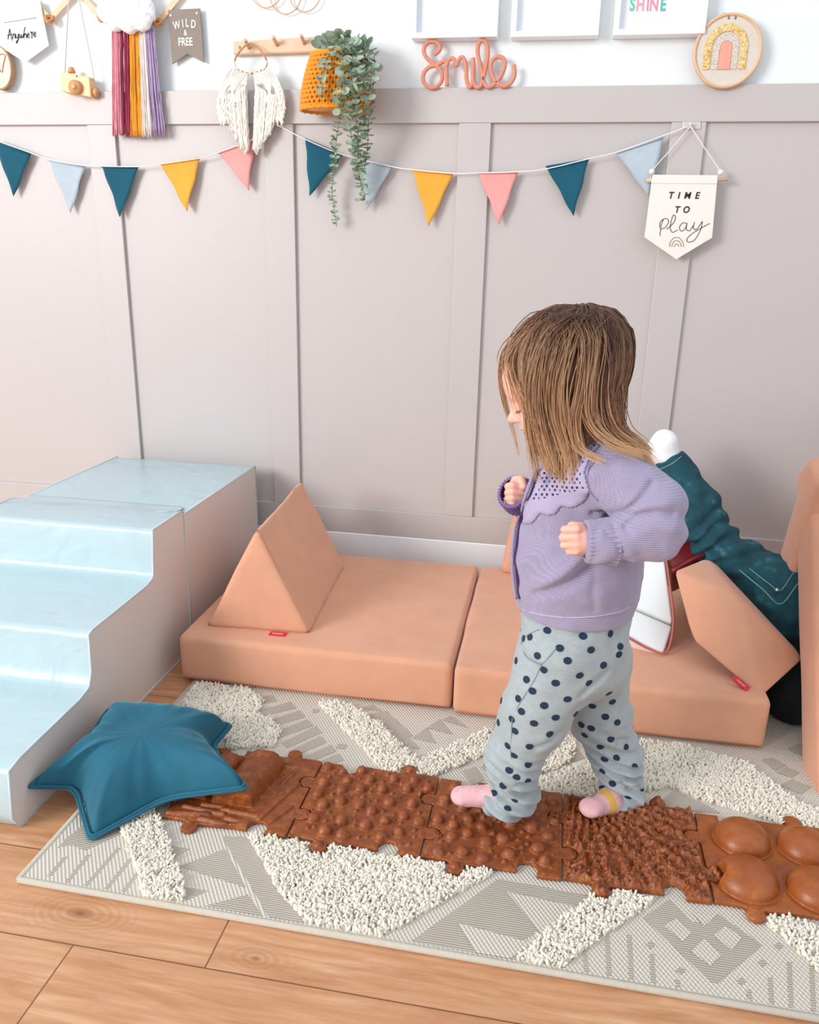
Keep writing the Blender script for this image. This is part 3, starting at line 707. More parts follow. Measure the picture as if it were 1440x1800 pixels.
# ================================================================== toddler
def local(o, M):                                   # a point given in a local frame
    return lambda f, s, u: o+M@np.array([f, s, u])
def mesh_from(V, F, name, mats, parent, mi=None):
    m = MB(); m.v = [V]; m.n = len(V); m.f = F.tolist() if hasattr(F, 'tolist') else F; m.mi = mi if mi is not None else [0]*len(m.f)
    return m.build(name, mats, parent)
TL = math.radians(25)
HM = np.array([[-math.cos(TL), 0, -math.sin(TL)], [0, -1, 0], [-math.sin(TL), 0, math.cos(TL)]])  # columns f, s, u
H = at(990, 668, -1.0); hp = local(H, HM)
def head_sdf(p):
    q = (p-H)@HM
    E = lambda c, r: ell(q, c, r)
    d = smin(E((-.010, 0, .010), (.086, .072, .082)), E((.030, 0, -.034), (.053, .056, .058)), .03)
    d = smin(d, E((.040, 0, .022), (.046, .057, .046)), .02)
    d = smin(d, E((.055, 0, -.070), (.022, .024, .018)), .018)
    for s in (-1, 1): d = smin(d, E((.050, s*.030, -.048), (.026, .022, .024)), .015)
    for s in (-1, 1): d = smax(d, -E((.087, s*.026, -.008), (.012, .015, .010)), .010)
    for s in (-1, 1): d = smin(d, E((.066, s*.027, -.009), (.014, .015, .012)), .003)
    d = smin(d, cap(q, (.076, 0, -.004), (.087, 0, -.022), .005, .007), .010)
    d = smin(d, E((.091, 0, -.027), (.010, .0095, .0085)), .005)
    for s in (-1, 1): d = smin(d, E((.084, s*.008, -.030), (.007, .006, .0055)), .003)
    d = smin(d, E((.080, 0, -.0455), (.009, .015, .0045)), .004)
    d = smin(d, E((.077, 0, -.0560), (.009, .013, .0050)), .004)
    d = smax(d, -E((.088, 0, -.0508), (.010, .013, .0012)), .002)
    for s in (-1, 1):
        e = ell(q, (-.008, s*.073, -.026), (.016, .008, .024)); e = smax(e, -ell(q, (-.004, s*.081, -.024), (.009, .006, .015)), .004); d = smin(d, e, .004)
    return d
def hands_sdf(p):
    # near hand: a loose fist coming out of the cuff, held at the belly
    d = ell(p, at(1016, 950, -1.140), (.020, .014, .024))
    for (yk, xm, ym, r) in ((930, 993, 931, .0062), (944, 990, 945, .0064), (957, 992, 958, .0061), (969, 1001, 969, .0054)):
        K, M_, T = at(1014, yk, -1.150), at(xm, ym, -1.146), at(xm+10, ym+3, -1.128)
        f = np.minimum(cap(p, K, M_, r*1.05, r), cap(p, M_, T, r, r*.9)); d = smin(d, f, .0022)
    d = smin(d, np.minimum(cap(p, at(1022, 928, -1.130), at(1006, 924, -1.126), .0075, .0066), cap(p, at(1006, 924, -1.126), at(997, 934, -1.122), .0066, .0058)), .003)
    d = smin(d, cap(p, at(1018, 951, -1.136), at(1090, 945, -1.130), .018, .022), .006)
    # far hand: fist with the finger backs turned to the viewer
    e = ell(p, at(907, 867, -.925), (.018, .016, .025))
    for (yk, xe, r) in ((853, 921, .0066), (864, 923, .0068), (875, 921, .0066), (885, 914, .0058)):
        K, M_, T = at(893, yk+2, -.938), at(902, yk, -.947), at(xe, yk+3, -.942)
        e = smin(e, np.minimum(cap(p, K, M_, r*.95, r), cap(p, M_, T, r, r*.86)), .0022)
    e = smin(e, np.minimum(cap(p, at(905, 843, -.925), at(917, 843, -.938), .0075, .007), cap(p, at(917, 843, -.938), at(921, 855, -.947), .007, .006)), .003)
    e = smin(e, cap(p, at(909, 867, -.92), at(950, 900, -.89), .018, .022), .006)
    return np.minimum(d, e)
SH = at(1075, 848, -1.075); EL = at(1163, 920, -1.105); SHr = at(1010, 850, -.92); ELr = at(968, 920, -.875)
def body_sdf(p):
    d = smin(head_sdf(p), cap(p, hp(-.02, 0, -.05), at(1045, 835, -1.0), .036, .040), .012)
    d = smin(d, cap(p, at(1040, 850, -1.0), at(1012, 1000, -1.0), .062, .075), .03)
    d = smin(d, cap(p, at(1012, 1000, -1.0), at(1012, 1120, -1.0), .075, .075), .03)
    d = smin(d, cap(p, at(1045, 840, -.94), at(1050, 840, -1.06), .035, .035), .02)
    d = smin(d, cap(p, SH, EL, .035, .028), .02); d = smin(d, cap(p, EL, at(1080, 945, -1.130), .028, .022), .01)
    d = smin(d, cap(p, SHr, ELr, .033, .027), .02); d = smin(d, cap(p, ELr, at(935, 890, -.90), .027, .021), .01)
    d = smin(d, hands_sdf(p), .004)
    for J in LEGS:
        for i in range(len(J)-1): d = smin(d, cap(p, J[i][0], J[i+1][0], J[i][1]*.72, J[i+1][1]*.72), .012)
    return d
LEGS = [[(at(985, 1150, -1.045), .070), (at(938, 1262, -1.060), .056), (at(905, 1330, -1.058), .043), (at(897, 1392, -1.052), .036)],
        [(at(1040, 1150, -.955), .068), (at(1056, 1262, -.950), .050), (at(1085, 1330, -.945), .041), (at(1098, 1385, -.955), .036)]]
tod = empty('toddler', (at(985, 1420, -1.0)[0], -1.0, .02)); tag(tod, 'toddler in lilac cardigan and spotted trousers walking on the brown mats, head bowed', 'person')
skin = pm('skin', '#eeb5a2', .5, .03, 30, 120, .0002, sss=.12, spec=.35)
V, F = sdf_mesh(body_sdf, (-.145, -1.21, .03), (.21, -.84, .875), .0019)
body = mesh_from(V, F, 'body', [skin, pm('lips', '#d4766f', .4, .03), pm('cheek_skin', '#eba493', .5, .03, 20, sss=.12)], tod)
q = (V-H)@HM; fc = np.array([V[list(f)].mean(0) for f in F.tolist()]); qf = (fc-H)@HM
mi = np.zeros(len(F), int)
mi[((qf[:, 0]-.080)/.014)**2+((qf[:, 1])/.0155)**2+((qf[:, 2]+.0508)/.0085)**2 < 1] = 1
body.data.polygons.foreach_set('material_index', mi.tolist())
lash_m = pm('lash', '#5d3a2c', .6)
for s in (-1, 1):
    m = MB(); m.tube(spline([hp(.078, s*.014, -.014), hp(.0815, s*.022, -.0165), hp(.0795, s*.032, -.0165), hp(.073, s*.040, -.014)], 6), .0010, 6); m.build('eyelash', lash_m, tod)
brow_m = pm('brow', '#b58a6c', .8)
for s in (-1, 1):
    m = MB(); m.tube(spline([hp(.081, s*.012, .004), hp(.0795, s*.024, .008), hp(.070, s*.038, .006)], 6), [.001]*3+[.0014]*7+[.0008]*3, 6, flat=.5); m.build('eyebrow', brow_m, tod)

# cardigan ----------------------------------------------------------
K = NT('lilac_knit'); v = K.coord((1, 1, 1)); s_ = K.n('ShaderNodeSeparateXYZ'); K.l(v, s_.inputs[0])
kn = K.math('MULTIPLY', K.math('SINE', K.math('MULTIPLY', s_.outputs[2], 1900.)), K.math('ADD', K.math('MULTIPLY', K.math('SINE', K.math('MULTIPLY', K.math('ADD', s_.outputs[0], s_.outputs[1]), 1700.)), .5), 1.0))
K.l(K.mix(K.noise(v, 18, 5), lin('#958aa6'), lin('#a99eb8')), K.b.inputs['Base Color']); K.b.inputs['Roughness'].default_value = .95; K.b.inputs['Sheen Weight'].default_value = .35
K.bump(K.math('ADD', kn, K.math('MULTIPLY', K.noise(v, 30, 4), 6.0)), .0005, .8); knit = K.m
plum = pm('plum_band', '#4c2b55', .9, .1, 60); wood_b = pm('button_wood', '#b08462', .5, .08, 60)
ZHEM = at(1012, 1108, -1.09)[2]
def card_torso(p):
    d = cap(p, at(1038, 858, -1.0), at(1014, 985, -1.0), .080, .099, 1.0)
    d = smin(d, cap(p, at(1014, 985, -1.0), at(1010, 1130, -1.0), .099, .094, 1.02), .03)
    d = smin(d, cap(p, at(1052, 835, -.925), at(1062, 838, -1.070), .048, .048), .035)
    d = smin(d, ell(p, at(985, 880, -1.0), (.055, .075, .065)), .02)
    return d
CP = [at(1072, 838, -1.072), at(1148, 890, -1.108), at(1152, 932, -1.118), at(1062, 950, -1.136)]
def sleeve_l(p):
    d = smin(cap(p, CP[0], CP[1], .053, .047), cap(p, CP[2], CP[3], .045, .032), .004)
    return d
def sleeve_r(p): return smin(cap(p, SHr, ELr, .046, .040), cap(p, ELr, at(917, 872, -.915), .040, .030), .012)
def gr(L, Y): return [tuple(at(x, y, Y)[[0, 2]]) for x, y in L]
CG = [(gr([(1046, 924), (1075, 917), (1100, 905), (1125, 882), (1148, 858)], -1.15), .0048, .0055), (gr([(1100, 925), (1130, 905), (1160, 899), (1184, 905)], -1.15), .0045, .005), (gr([(1074, 934), (1084, 950), (1094, 970)], -1.16), .0045, .0045),
      (gr([(1120, 935), (1150, 925), (1180, 930)], -1.15), -.003, .008), (gr([(944, 1052), (975, 1038), (1005, 1018), (1030, 996)], -1.10), .0060, .008), (gr([(952, 1030), (985, 1010), (1022, 978)], -1.10), -.0050, .009),
      (gr([(1046, 1010), (1042, 1040), (1046, 1075)], -1.10), .0025, .006), (gr([(1035, 880), (1060, 905), (1070, 925)], -1.13), .004, .006), (gr([(925, 960), (960, 955), (990, 965)], -1.10), .002, .008)]
def cardigan_sdf(p):
    d = card_torso(p)
    d = smin(d, sleeve_l(p), .006); d = smin(d, sleeve_r(p), .012)
    # neck opening and straight hem
    d = smax(d, -cap(p, hp(-.005, 0, -.06), at(1030, 840, -1.0), .055, .040), .004)
    # sleeve folds around the elbow and slanting folds on the belly
    e = np.array(EL); r = np.linalg.norm(p-e, axis=1); w_ = np.exp(-(r/.055)**2)
    t = (p-np.array(at(1085, 905, -1.14)))
    ang = np.arctan2(t[:, 2], t[:, 0]); d = d+.0042*w_*np.sin(ang*12+2*vnoise(p*18))
    for G_, am, wd in CG:
        g = None
        for i in range(len(G_)-1):
            g_ = seg2(p[:, 0], p[:, 2], G_[i], G_[i+1]); g = g_ if g is None else np.minimum(g, g_)
        d = d+am*np.exp(-(g/wd)**2)*(p[:, 1] < -1.02)
    qv = (p-at(1010, 1010, -1.1))
    u = qv@np.array([-.62, 0, .78]); v_ = qv@np.array([.78, 0, .62])
    d = d+.0090*np.exp(-((u+.004)/.010)**2)*np.exp(-((v_-.018)/.055)**2)*(p[:, 1] < -.99)-.006*np.exp(-((u-.017)/.012)**2)*np.exp(-((v_-.010)/.055)**2)*(p[:, 1] < -.99)
    d = d+.0034*vnoise(p*np.array([20, 20, 32]))+.0012*vnoise(p*60)
    inr = (np.abs(p[:, 2]-(ZHEM+.020)) < .0016)*(p[:, 0] > -.3); arm = np.minimum(sleeve_l(p), sleeve_r(p)) > .01
    d = d+.0012*np.exp(-((p[:, 2]-(ZHEM+.024))/.0016)**2)*arm
    d = np.where(arm, smax(d, ZHEM-p[:, 2], .004), d)
    return d
V, F = sdf_mesh(cardigan_sdf, (-.15, -1.24, ZHEM-.02), (.27, -.80, .75), .0026)
card = mesh_from(V, F, 'cardigan', knit, tod)
cbvh = BVHTree.FromPolygons(V.tolist(), F.tolist())
def cast(bvh, px, py, lift=0.0):
    r = ray(px, py); loc, n, i, d_ = bvh.ray_cast(Vector(CAM), Vector(r)); 
    if loc is None: loc, n, i, d_ = bvh.find_nearest(Vector(at(px, py, -1.05)))
    return np.array(loc)+np.array(n)*lift*(1 if np.array(n)@r < 0 else -1), np.array(n)*(1 if np.array(n)@r < 0 else -1)
# ribbed cuffs
def cuff(c, ax, r0, r1, L, name, mt, nrib=30, squash=1.0):
    ax = np.array(ax, float); ax /= np.linalg.norm(ax); u = np.cross(ax, (0, 1.0, 0)); u /= np.linalg.norm(u); w2 = np.cross(ax, u); V = []; F = []; n = nrib*4; rows = [(0, r0*.80), (.0, r0*.95), (.06, r0), (.3, r0*1.0), (.6, (r0+r1)/2), (1.0, r1)]
    for (t, r) in rows:
        for j in range(n):
            a = 2*PI*j/n; rr = r+.0016*math.cos(a*nrib); V.append(c+ax*L*t+(u*math.cos(a)+w2*math.sin(a)*squash)*rr)
    for i in range(len(rows)-1):
        for j in range(n): F.append((i*n+j, i*n+(j+1) % n, (i+1)*n+(j+1) % n, (i+1)*n+j))
    m = MB(); m.add(V, F); return m.build(name, mt, tod)
cuff(at(1029, 952, -1.137), at(1075, 951, -1.130)-at(1029, 952, -1.137), .0300, .0345, .043, 'cuff', knit)
cf = cuff(at(901, 864, -.945), at(950, 905, -.89)-at(901, 864, -.945)+np.array([0, .02, 0]), .0295, .033, .030, 'cuff', pm('plum_knit', '#7d6190', .95, .1, 60, 400, .0008)); cf['label'] = 'dark lilac turned-back cuff'
# lace yoke with a scalloped edge: a thin shell over the cardigan
edge_px = [(916, 905), (922, 921), (938, 918), (950, 903), (962, 905), (976, 903), (988, 890), (1002, 892), (1018, 887), (1032, 876)]
yk = [(958, 812), (944, 850), (930, 882)]+[tuple(p) for p in spline(np.array(edge_px, float), 4)]+[(1036, 862), (1028, 830), (1040, 800), (1062, 775), (1035, 770), (990, 785)]
# grid of surface points: triangulate the region in the photo plane at the shell's own depth
yk = np.array(yk, float); lo, hi = yk.min(0), yk.max(0); st_ = 2.0
gx = np.arange(lo[0], hi[0], st_); gy = np.arange(lo[1], hi[1], st_)
GX, GY = np.meshgrid(gx, gy, indexing='ij'); ind = poly2d(yk, GX.ravel(), GY.ravel()).reshape(GX.shape)
idm = -np.ones(GX.shape, int); Vy = []; Ny = []
for i in range(GX.shape[0]):
    for j in range(GX.shape[1]):
        if ind[i, j] < 1.2:
            loc, n = cast(cbvh, GX[i, j], GY[i, j], 0)
            hole = 0
            idm[i, j] = len(Vy); edgef = min(1, max(0, -ind[i, j]/5)); Vy.append(loc+n*(.0012+.0022*edgef)); Ny.append(n)
Fy = []
for i in range(GX.shape[0]-1):
    for j in range(GX.shape[1]-1):
        q4 = [idm[i, j], idm[i+1, j], idm[i+1, j+1], idm[i, j+1]]
        if min(q4) < 0: continue
        if max(np.linalg.norm(Vy[q4[0]]-Vy[k_]) for k_ in q4[1:]) > .012: continue
        x, y = GX[i, j]+1, GY[i, j]+1
        if y < 885-.28*(x-930)+0:                        # eyelets above the scallop band
            row_ = int(y//7); cx = ((x+(row_ % 2)*4.5) % 9)
            if cx < 3.2 and (y % 7) < 3.2 and ind[i, j] < -6: continue
        Fy.append(tuple(q4))
m = MB(); m.add(Vy, Fy); yo = m.build('lace_yoke', pm('lilac_lace', '#aca0bd', .95, .06, 40, 300, .0006, sheen=.3), tod)
so = yo.modifiers.new('solid', 'SOLIDIFY'); so.thickness = .0014; so.offset = 0
# placket edge and buttons
pk_px = [(957, 806), (950, 828), (941, 850), (931, 876), (921, 900), (913, 930), (909, 965), (909, 1000), (912, 1030), (915, 1052)]
m = MB(); m.tube(spline([cast(cbvh, x, y, .0008)[0] for x, y in pk_px], 4), [.0042]*9+[.0028]*28, 8, flat=.5); m.build('placket', plum, tod)
m = MB(); m.tube(spline([cast(cbvh, x-1.5, y, .003)[0]+np.array([-.003, 0, 0]) for x, y in pk_px], 4), .0028, 8); m.build('placket_edge', knit, tod)
for (x, y) in ((953, 811), (912, 1086)):
    p_, n_ = cast(cbvh, x, y, .003); t = Vector(n_).to_track_quat('Z', 'Y').to_matrix(); m = MB(); m.ball((0, 0, 0), (.0062, .0062, .0022), n=16, M=np.array(t)); m.v[0] += p_; m.build('button', wood_b, tod)
# sleeve seam
m = MB(); m.tube(spline([cast(cbvh, x, y, .0006)[0] for x, y in ((1064, 776), (1045, 800), (1034, 830), (1037, 862), (1052, 880))], 6), .0012, 6); m.build('sleeve_seam', pm('lilac_dark', '#8a78a3', .9), tod)
# hem stitch line
m = MB(); m.tube(spline([cast(cbvh, x, y, .0006)[0] for x, y in ((918, 1071), (950, 1080), (990, 1085), (1040, 1084), (1085, 1076), (1108, 1066))], 6), .0009, 6); m.build('hem_stitch', pm('pale_stitch', '#c4b7d3', .9), tod)

# trousers ------------------------------------------------------------
def t4(L, Y): return gr([(780+x/3.4286, 1060+y/3.4286) for x, y in L], Y)
TG = [(t4([(830, 520), (900, 470), (980, 420)], -1.08), .005, .006, -9, -1.0), (t4([(620, 190), (760, 210), (850, 180)], -1.09), .003, .006, -9, -1.0), (t4([(450, 300), (520, 345), (590, 360)], -1.09), .004, .004, -9, -1.0),
      (t4([(560, 800), (640, 780), (700, 740)], -1.08), .004, .006, -9, -1.0), (t4([(330, 1030), (420, 1060), (500, 1050)], -1.08), .005, .005, -9, -1.0), (t4([(300, 1090), (380, 1120), (510, 1140)], -1.08), .005, .005, -9, -1.0), (t4([(340, 1190), (420, 1180), (500, 1180)], -1.09), .004, .005, -9, -1.0),
      (t4([(950, 1010), (1030, 1060), (1120, 1050)], -.98), .005, .005, -1.0, 9), (t4([(980, 1080), (1080, 1120), (1180, 1110)], -.98), .005, .005, -1.01, 9), (t4([(1040, 1190), (1110, 1170), (1150, 1200)], -.99), .004, .005, -1.01, 9), (t4([(900, 880), (980, 860), (1060, 800)], -.98), .003, .006, -1.0, 9)]
def trouser_sdf(p):
    d = cap(p, at(1012, 1085, -1.0), at(1010, 1140, -1.0), .088, .092, 1.0)
    for J in LEGS:
        e = None
        for i in range(len(J)-1):
            c = cap(p, J[i][0], J[i+1][0], J[i][1], J[i+1][1]); e = c if e is None else smin(e, c, .02)
        d = smin(d, e, .022)
    # gathered cloth at the ankles
    for c, r in ((at(900, 1398, -1.050), .043), (at(885, 1408, -1.058), .036), (at(1104, 1396, -.955), .038), (at(1088, 1404, -.962), .032)): d = smin(d, ell(p, c, (r, r, r*.62)), .014)
    z = p[:, 2]; lowf = np.clip((.20-z)/.10, 0, 1)
    d = d+lowf*.0055*np.sin(z*260+p[:, 0]*95+3*vnoise(p*16))+.0050*vnoise(p*np.array([20, 20, 30]))+.0015*vnoise(p*50)
    for G_, am, wd, lo_, hi_ in TG:
        g = None
        for i in range(len(G_)-1):
            g_ = seg2(p[:, 0], p[:, 2], G_[i], G_[i+1]); g = g_ if g is None else np.minimum(g, g_)
        d = d+am*np.exp(-(g/wd)**2)*((p[:, 1] > lo_) & (p[:, 1] < hi_))
    return smax(d, .022-z, .004)
V, F = sdf_mesh(trouser_sdf, (-.14, -1.16, .0), (.20, -.86, ZHEM+.05), .0028)
tb_ = BVHTree.FromPolygons(V.tolist(), F.tolist())
navy = pm('navy_dot', '#1b2f45', .9); mel = NT('grey_melange'); v = mel.coord((1, 1, 2.2)); mel.l(mel.mix(mel.noise(v, 70, 6, .8), lin('#8c9496'), lin('#b7bebf')), mel.b.inputs['Base Color']); mel.b.inputs['Roughness'].default_value = .95; mel.b.inputs['Sheen Weight'].default_value = .2; mel.bump(mel.noise(v, 500, 2), .0003)
m = MB(); m.v = [V]; m.n = len(V); m.f = F.tolist(); m.mi = [0]*len(m.f)
dots_px = [(625,165),(840,200),(1005,185),(1065,262),(1058,310),(700,272),(888,282),(520,205),(482,214),(565,318),(412,215),(437,347),(747,348),(963,375),(820,436),(606,403),(385,472),(500,461),(675,482),(877,482),(535,530),(347,587),(450,576),(747,579),(606,618),(998,545),(896,620),(1018,595),(469,653),(410,700),(675,690),(545,725),(975,685),(797,668),(1047,720),(330,720),(430,771),(890,754),(830,733),(850,796),(1008,820),(386,860),(518,865),(640,790),(425,918),(945,865),(1100,868),(510,973),(970,940),(1041,934),(1153,985),(395,1008),(438,1053),(508,1075),(955,1015),(300,1145),(1018,1088),(1200,1123),(425,1188),(385,1240),(1110,1170),(360,1100),(955,1115),(1005,1225)]
centres = []
def dot(c, n, r):
    n = n/np.linalg.norm(n); u = np.cross(n, (.1, .2, 1)); u /= np.linalg.norm(u); w2 = np.cross(n, u); V_ = []; 
    for rr in (0, .5, 1.0):
        for j in range(1 if rr == 0 else 16):
            a = 2*PI*j/16; p_ = c+(u*math.cos(a)+w2*math.sin(a)*.86)*r*rr; l_, nn, _, _ = tb_.find_nearest(Vector(p_)); V_.append(np.array(l_)+n*.0007)
    F_ = [(0, 1+j, 1+(j+1) % 16) for j in range(16)]+[(1+j, 17+j, 17+(j+1) % 16, 1+(j+1) % 16) for j in range(16)]
    m.add(V_, F_, 1)
for x, y in dots_px:
    X_, Y_ = 780+x/3.4286, 1060+y/3.4286; r = ray(X_, Y_); loc, n, i_, d_ = tb_.ray_cast(Vector(CAM), Vector(r))
    if loc is None: continue
    n = np.array(n); n = n if n@r < 0 else -n; dot(np.array(loc), n, .0068); centres.append(np.array(loc))
fi = rng.integers(0, len(F), 2500)
for i_ in fi:                                        # the side turned away
    P4 = V[F[i_]]; c = P4.mean(0); n = np.cross(P4[2]-P4[0], P4[3]-P4[1]); nn = np.linalg.norm(n)
    if nn < 1e-12 or c[2] > ZHEM+.01 or c[2] < .04: continue
    n /= nn; e_ = trouser_sdf(np.array([c+n*.004]))[0]; n = n if e_ > 0 else -n
    if n@(c-CAM) < .15*np.linalg.norm(c-CAM) or any(np.linalg.norm(c-q_) < .027 for q_ in centres): continue
    centres.append(c); dot(c, n, .0068)
m.build('trousers', [mel.m, navy], tod)
# pocket line and side seam
seam_m = pm('grey_seam', '#7f8d93', .9)
m = MB(); m.tube(spline([cast(tb_, 780+x/3.4286, 1060+y/3.4286, .0004)[0] for x, y in ((575, 160), (505, 195), (470, 245), (490, 310), (530, 345), (590, 365), (640, 320), (680, 270))], 6), .0010, 6); m.build('pocket', seam_m, tod)
m = MB(); m.tube(spline([cast(tb_, 780+x/3.4286, 1060+y/3.4286, .0003)[0] for x, y in ((590, 365), (560, 440), (500, 540), (450, 620), (415, 700), (410, 800), (405, 900), (415, 1000))], 6), .0008, 6); m.build('side_seam', seam_m, tod)
# socks
pink = pm('pink_sock', '#e2adb0', .95, .1, 90, 300, .0006, sheen=.2); yel = pm('mustard_sock', '#d9a84e', .95)
def foot(pts, name, label=None):
    V, F = sdf_mesh(lambda p: np.minimum.reduce([smin(cap(p, pts[0], pts[1], .022, .022), smin(cap(p, pts[1], pts[2], .022, .017), ell(p, pts[3], (.020, .022, .013)), .01), .01)])+.0012*vnoise(p*70), np.min(pts, 0)-.05, np.max(pts, 0)+.05, .0025)
    o = mesh_from(V, F, name, [pink, yel], tod); return o, V, F
foot([at(900, 1395, -1.052), at(872, 1400, -1.055), at(828, 1399, -1.058), at(812, 1399, -1.058)], 'sock')
so_, V, F = foot([at(1085, 1400, -.965), at(1070, 1410, -.985), at(1048, 1420, -1.010), at(1038, 1420, -1.020)], 'sock')
fc = V[F].mean(1); a_ = at(1055, 1418, -1.0); dx_ = (fc-a_)@((at(1085, 1400, -.965)-at(1038, 1420, -1.02))/np.linalg.norm(at(1085, 1400, -.965)-at(1038, 1420, -1.02)))
so_.data.polygons.foreach_set('material_index', ((dx_ > .002) & (dx_ < .016)).astype(int).tolist())

# hair -----------------------------------------------------------------
def hair_mat(name, attr='tone'):
    K = NT(name); a = K.n('ShaderNodeVertexColor'); a.layer_name = attr; K.l(a.outputs[0], K.b.inputs['Base Color']); K.b.inputs['Roughness'].default_value = .42; K.b.inputs['Specular IOR Level'].default_value = .35; return K.m
hairm = hair_mat('hair')
HC = at(986, 664, -1.0); HR = np.array([.093, .083, .108])
def hair_path(phi, t0, layer, wob, tend=1.0, tx=.028):
    # phi: 0 = towards the face (-x), pi/2 = towards the viewer (-y), pi = back of the head
    dirx, diry = -math.cos(phi), -math.sin(phi); R_ = HR+layer
    front = max(0, math.cos(phi)); back = max(0, -math.cos(phi)); near = math.sin(phi)
    top = np.array([tx, 0, 0]); P_ = []
    for t in np.linspace(t0, tend, 9):
        a = t*PI/2*1.04; P_.append(HC+np.array([dirx*math.sin(a)*R_[0]+top[0]*math.cos(a), diry*math.sin(a)*R_[1], math.cos(a)*R_[2]]))
    P_[0] = P_[0]+(HC-P_[0])*.085; P_[1] = P_[1]+(HC-P_[1])*.03
    if tend < 1: return np.array(P_)
    p = P_[-1].copy(); n = 12
    L = .075+.065*back+.045*abs(near)*(1-back)+wob[0]*.035-.0*front
    for i in range(1, n+1):
        u = i/n; st = L/n
        dx = -.10*dirx*(u < .6) ; dy = -.22*diry*(1-u)
        if back > .15: dx = -.12+(0 if u < .45 else back*2.6*(u-.45)); 
        if back <= .15 and near > 0: dx = .10+.45*u*(1-front)-front*.18
        if near < 0 and back <= .15: dx = .05
        dx += wob[1]*.25*math.sin(u*5+wob[2]*6); dy += wob[2]*.2*math.sin(u*4+wob[1]*5)
        p = p+np.array([dx*st, dy*st, -st*(1 if (back < .15 or u < .6) else max(.25, 1-(u-.6)*1.7*back))]); P_.append(p.copy())
    return np.array(P_)
HV = []; HF = []; HCc = []; nvh = 0
def lerp3(a, b, t): return np.array(a)*(1-t)+np.array(b)*t
cols = {'root': lin('#5b3b2e')[:3], 'mid': lin('#8c6046')[:3], 'tip': lin('#dab084')[:3], 'gold': lin('#c6976a')[:3], 'dark': lin('#5e3d2e')[:3]}
def strand(P_, r, tone):
    global nvh
    V_, F_ = tube(P_, np.array([r*(1.0 if i < len(P_)*.7 else max(.15, 1-(i-len(P_)*.7)/(len(P_)*.3))) for i in range(len(P_))]), 4, False)
    HV.append(V_); HF.extend([tuple(i+nvh for i in f) for f in F_]); nvh += len(V_)
    n = len(P_)
    for i in range(n):
        u = i/(n-1); c = lerp3(cols['root'], cols['mid'], min(1, u*1.6)) if u < .62 else lerp3(cols['mid'], cols['tip'], (u-.62)/.38)
        c = c*(.60+.8*tone) if tone < .8 else lerp3(c, cols['tip'], .45*min(1, u*3))
        HCc.extend([tuple(c)+(1.0,)]*4)
rh = np.random.default_rng(11)
for k_ in range(420):
    phi = rh.uniform(-PI*1.0, PI*1.0)
    if -1.25 < phi < 1.12: continue
    layer = rh.uniform(-.006, .006); t0 = rh.choice([.02, .08, .2, .35, .5]) if abs(phi) > .9 else rh.choice([.02, .1, .2]); wob = rh.normal(0, .5, 3); tone = rh.random()
    tx = .026+rh.normal(0, .006); base = hair_path(phi, t0, layer, wob, 1.0, tx)
    tx = .026+rh.normal(0, .006)
    for j in range(30):
        d0 = rh.normal(0, 1, 3)*np.array([.0045, .0055, .0035]); ph2 = phi+rh.normal(0, .05)
        Q = hair_path(ph2, t0, layer+rh.normal(0, .0016), wob*(1+rh.normal(0, .12)), 1.0, tx); n = len(Q); tt = np.linspace(0, 1, n)[:, None]
        Q = Q*(1-tt*.55)+base*(tt*.55)+d0*tt*(1-.5*tt); strand(Q, rh.uniform(.0004, .0008), np.clip(tone+rh.normal(0, .15), 0, 1))
for k_ in range(240):                               # short growth over the front of the crown, down to the hairline
    phi = rh.uniform(-1.4, 1.3); layer = rh.uniform(-.004, .0035); t0 = rh.choice([.02, .1, .2, .3]); tone = rh.random(); te = .74+.2*min(1, abs(phi)/1.2)+rh.uniform(-.06, .02)
    for j in range(14):
        Q = hair_path(phi+rh.normal(0, .06), t0, layer+rh.normal(0, .001), (0, 0, 0), te+rh.normal(0, .03), .026+rh.normal(0, .008)); strand(Q, rh.uniform(.0005, .0008), np.clip(tone*.6+rh.normal(0, .12), 0, .75))
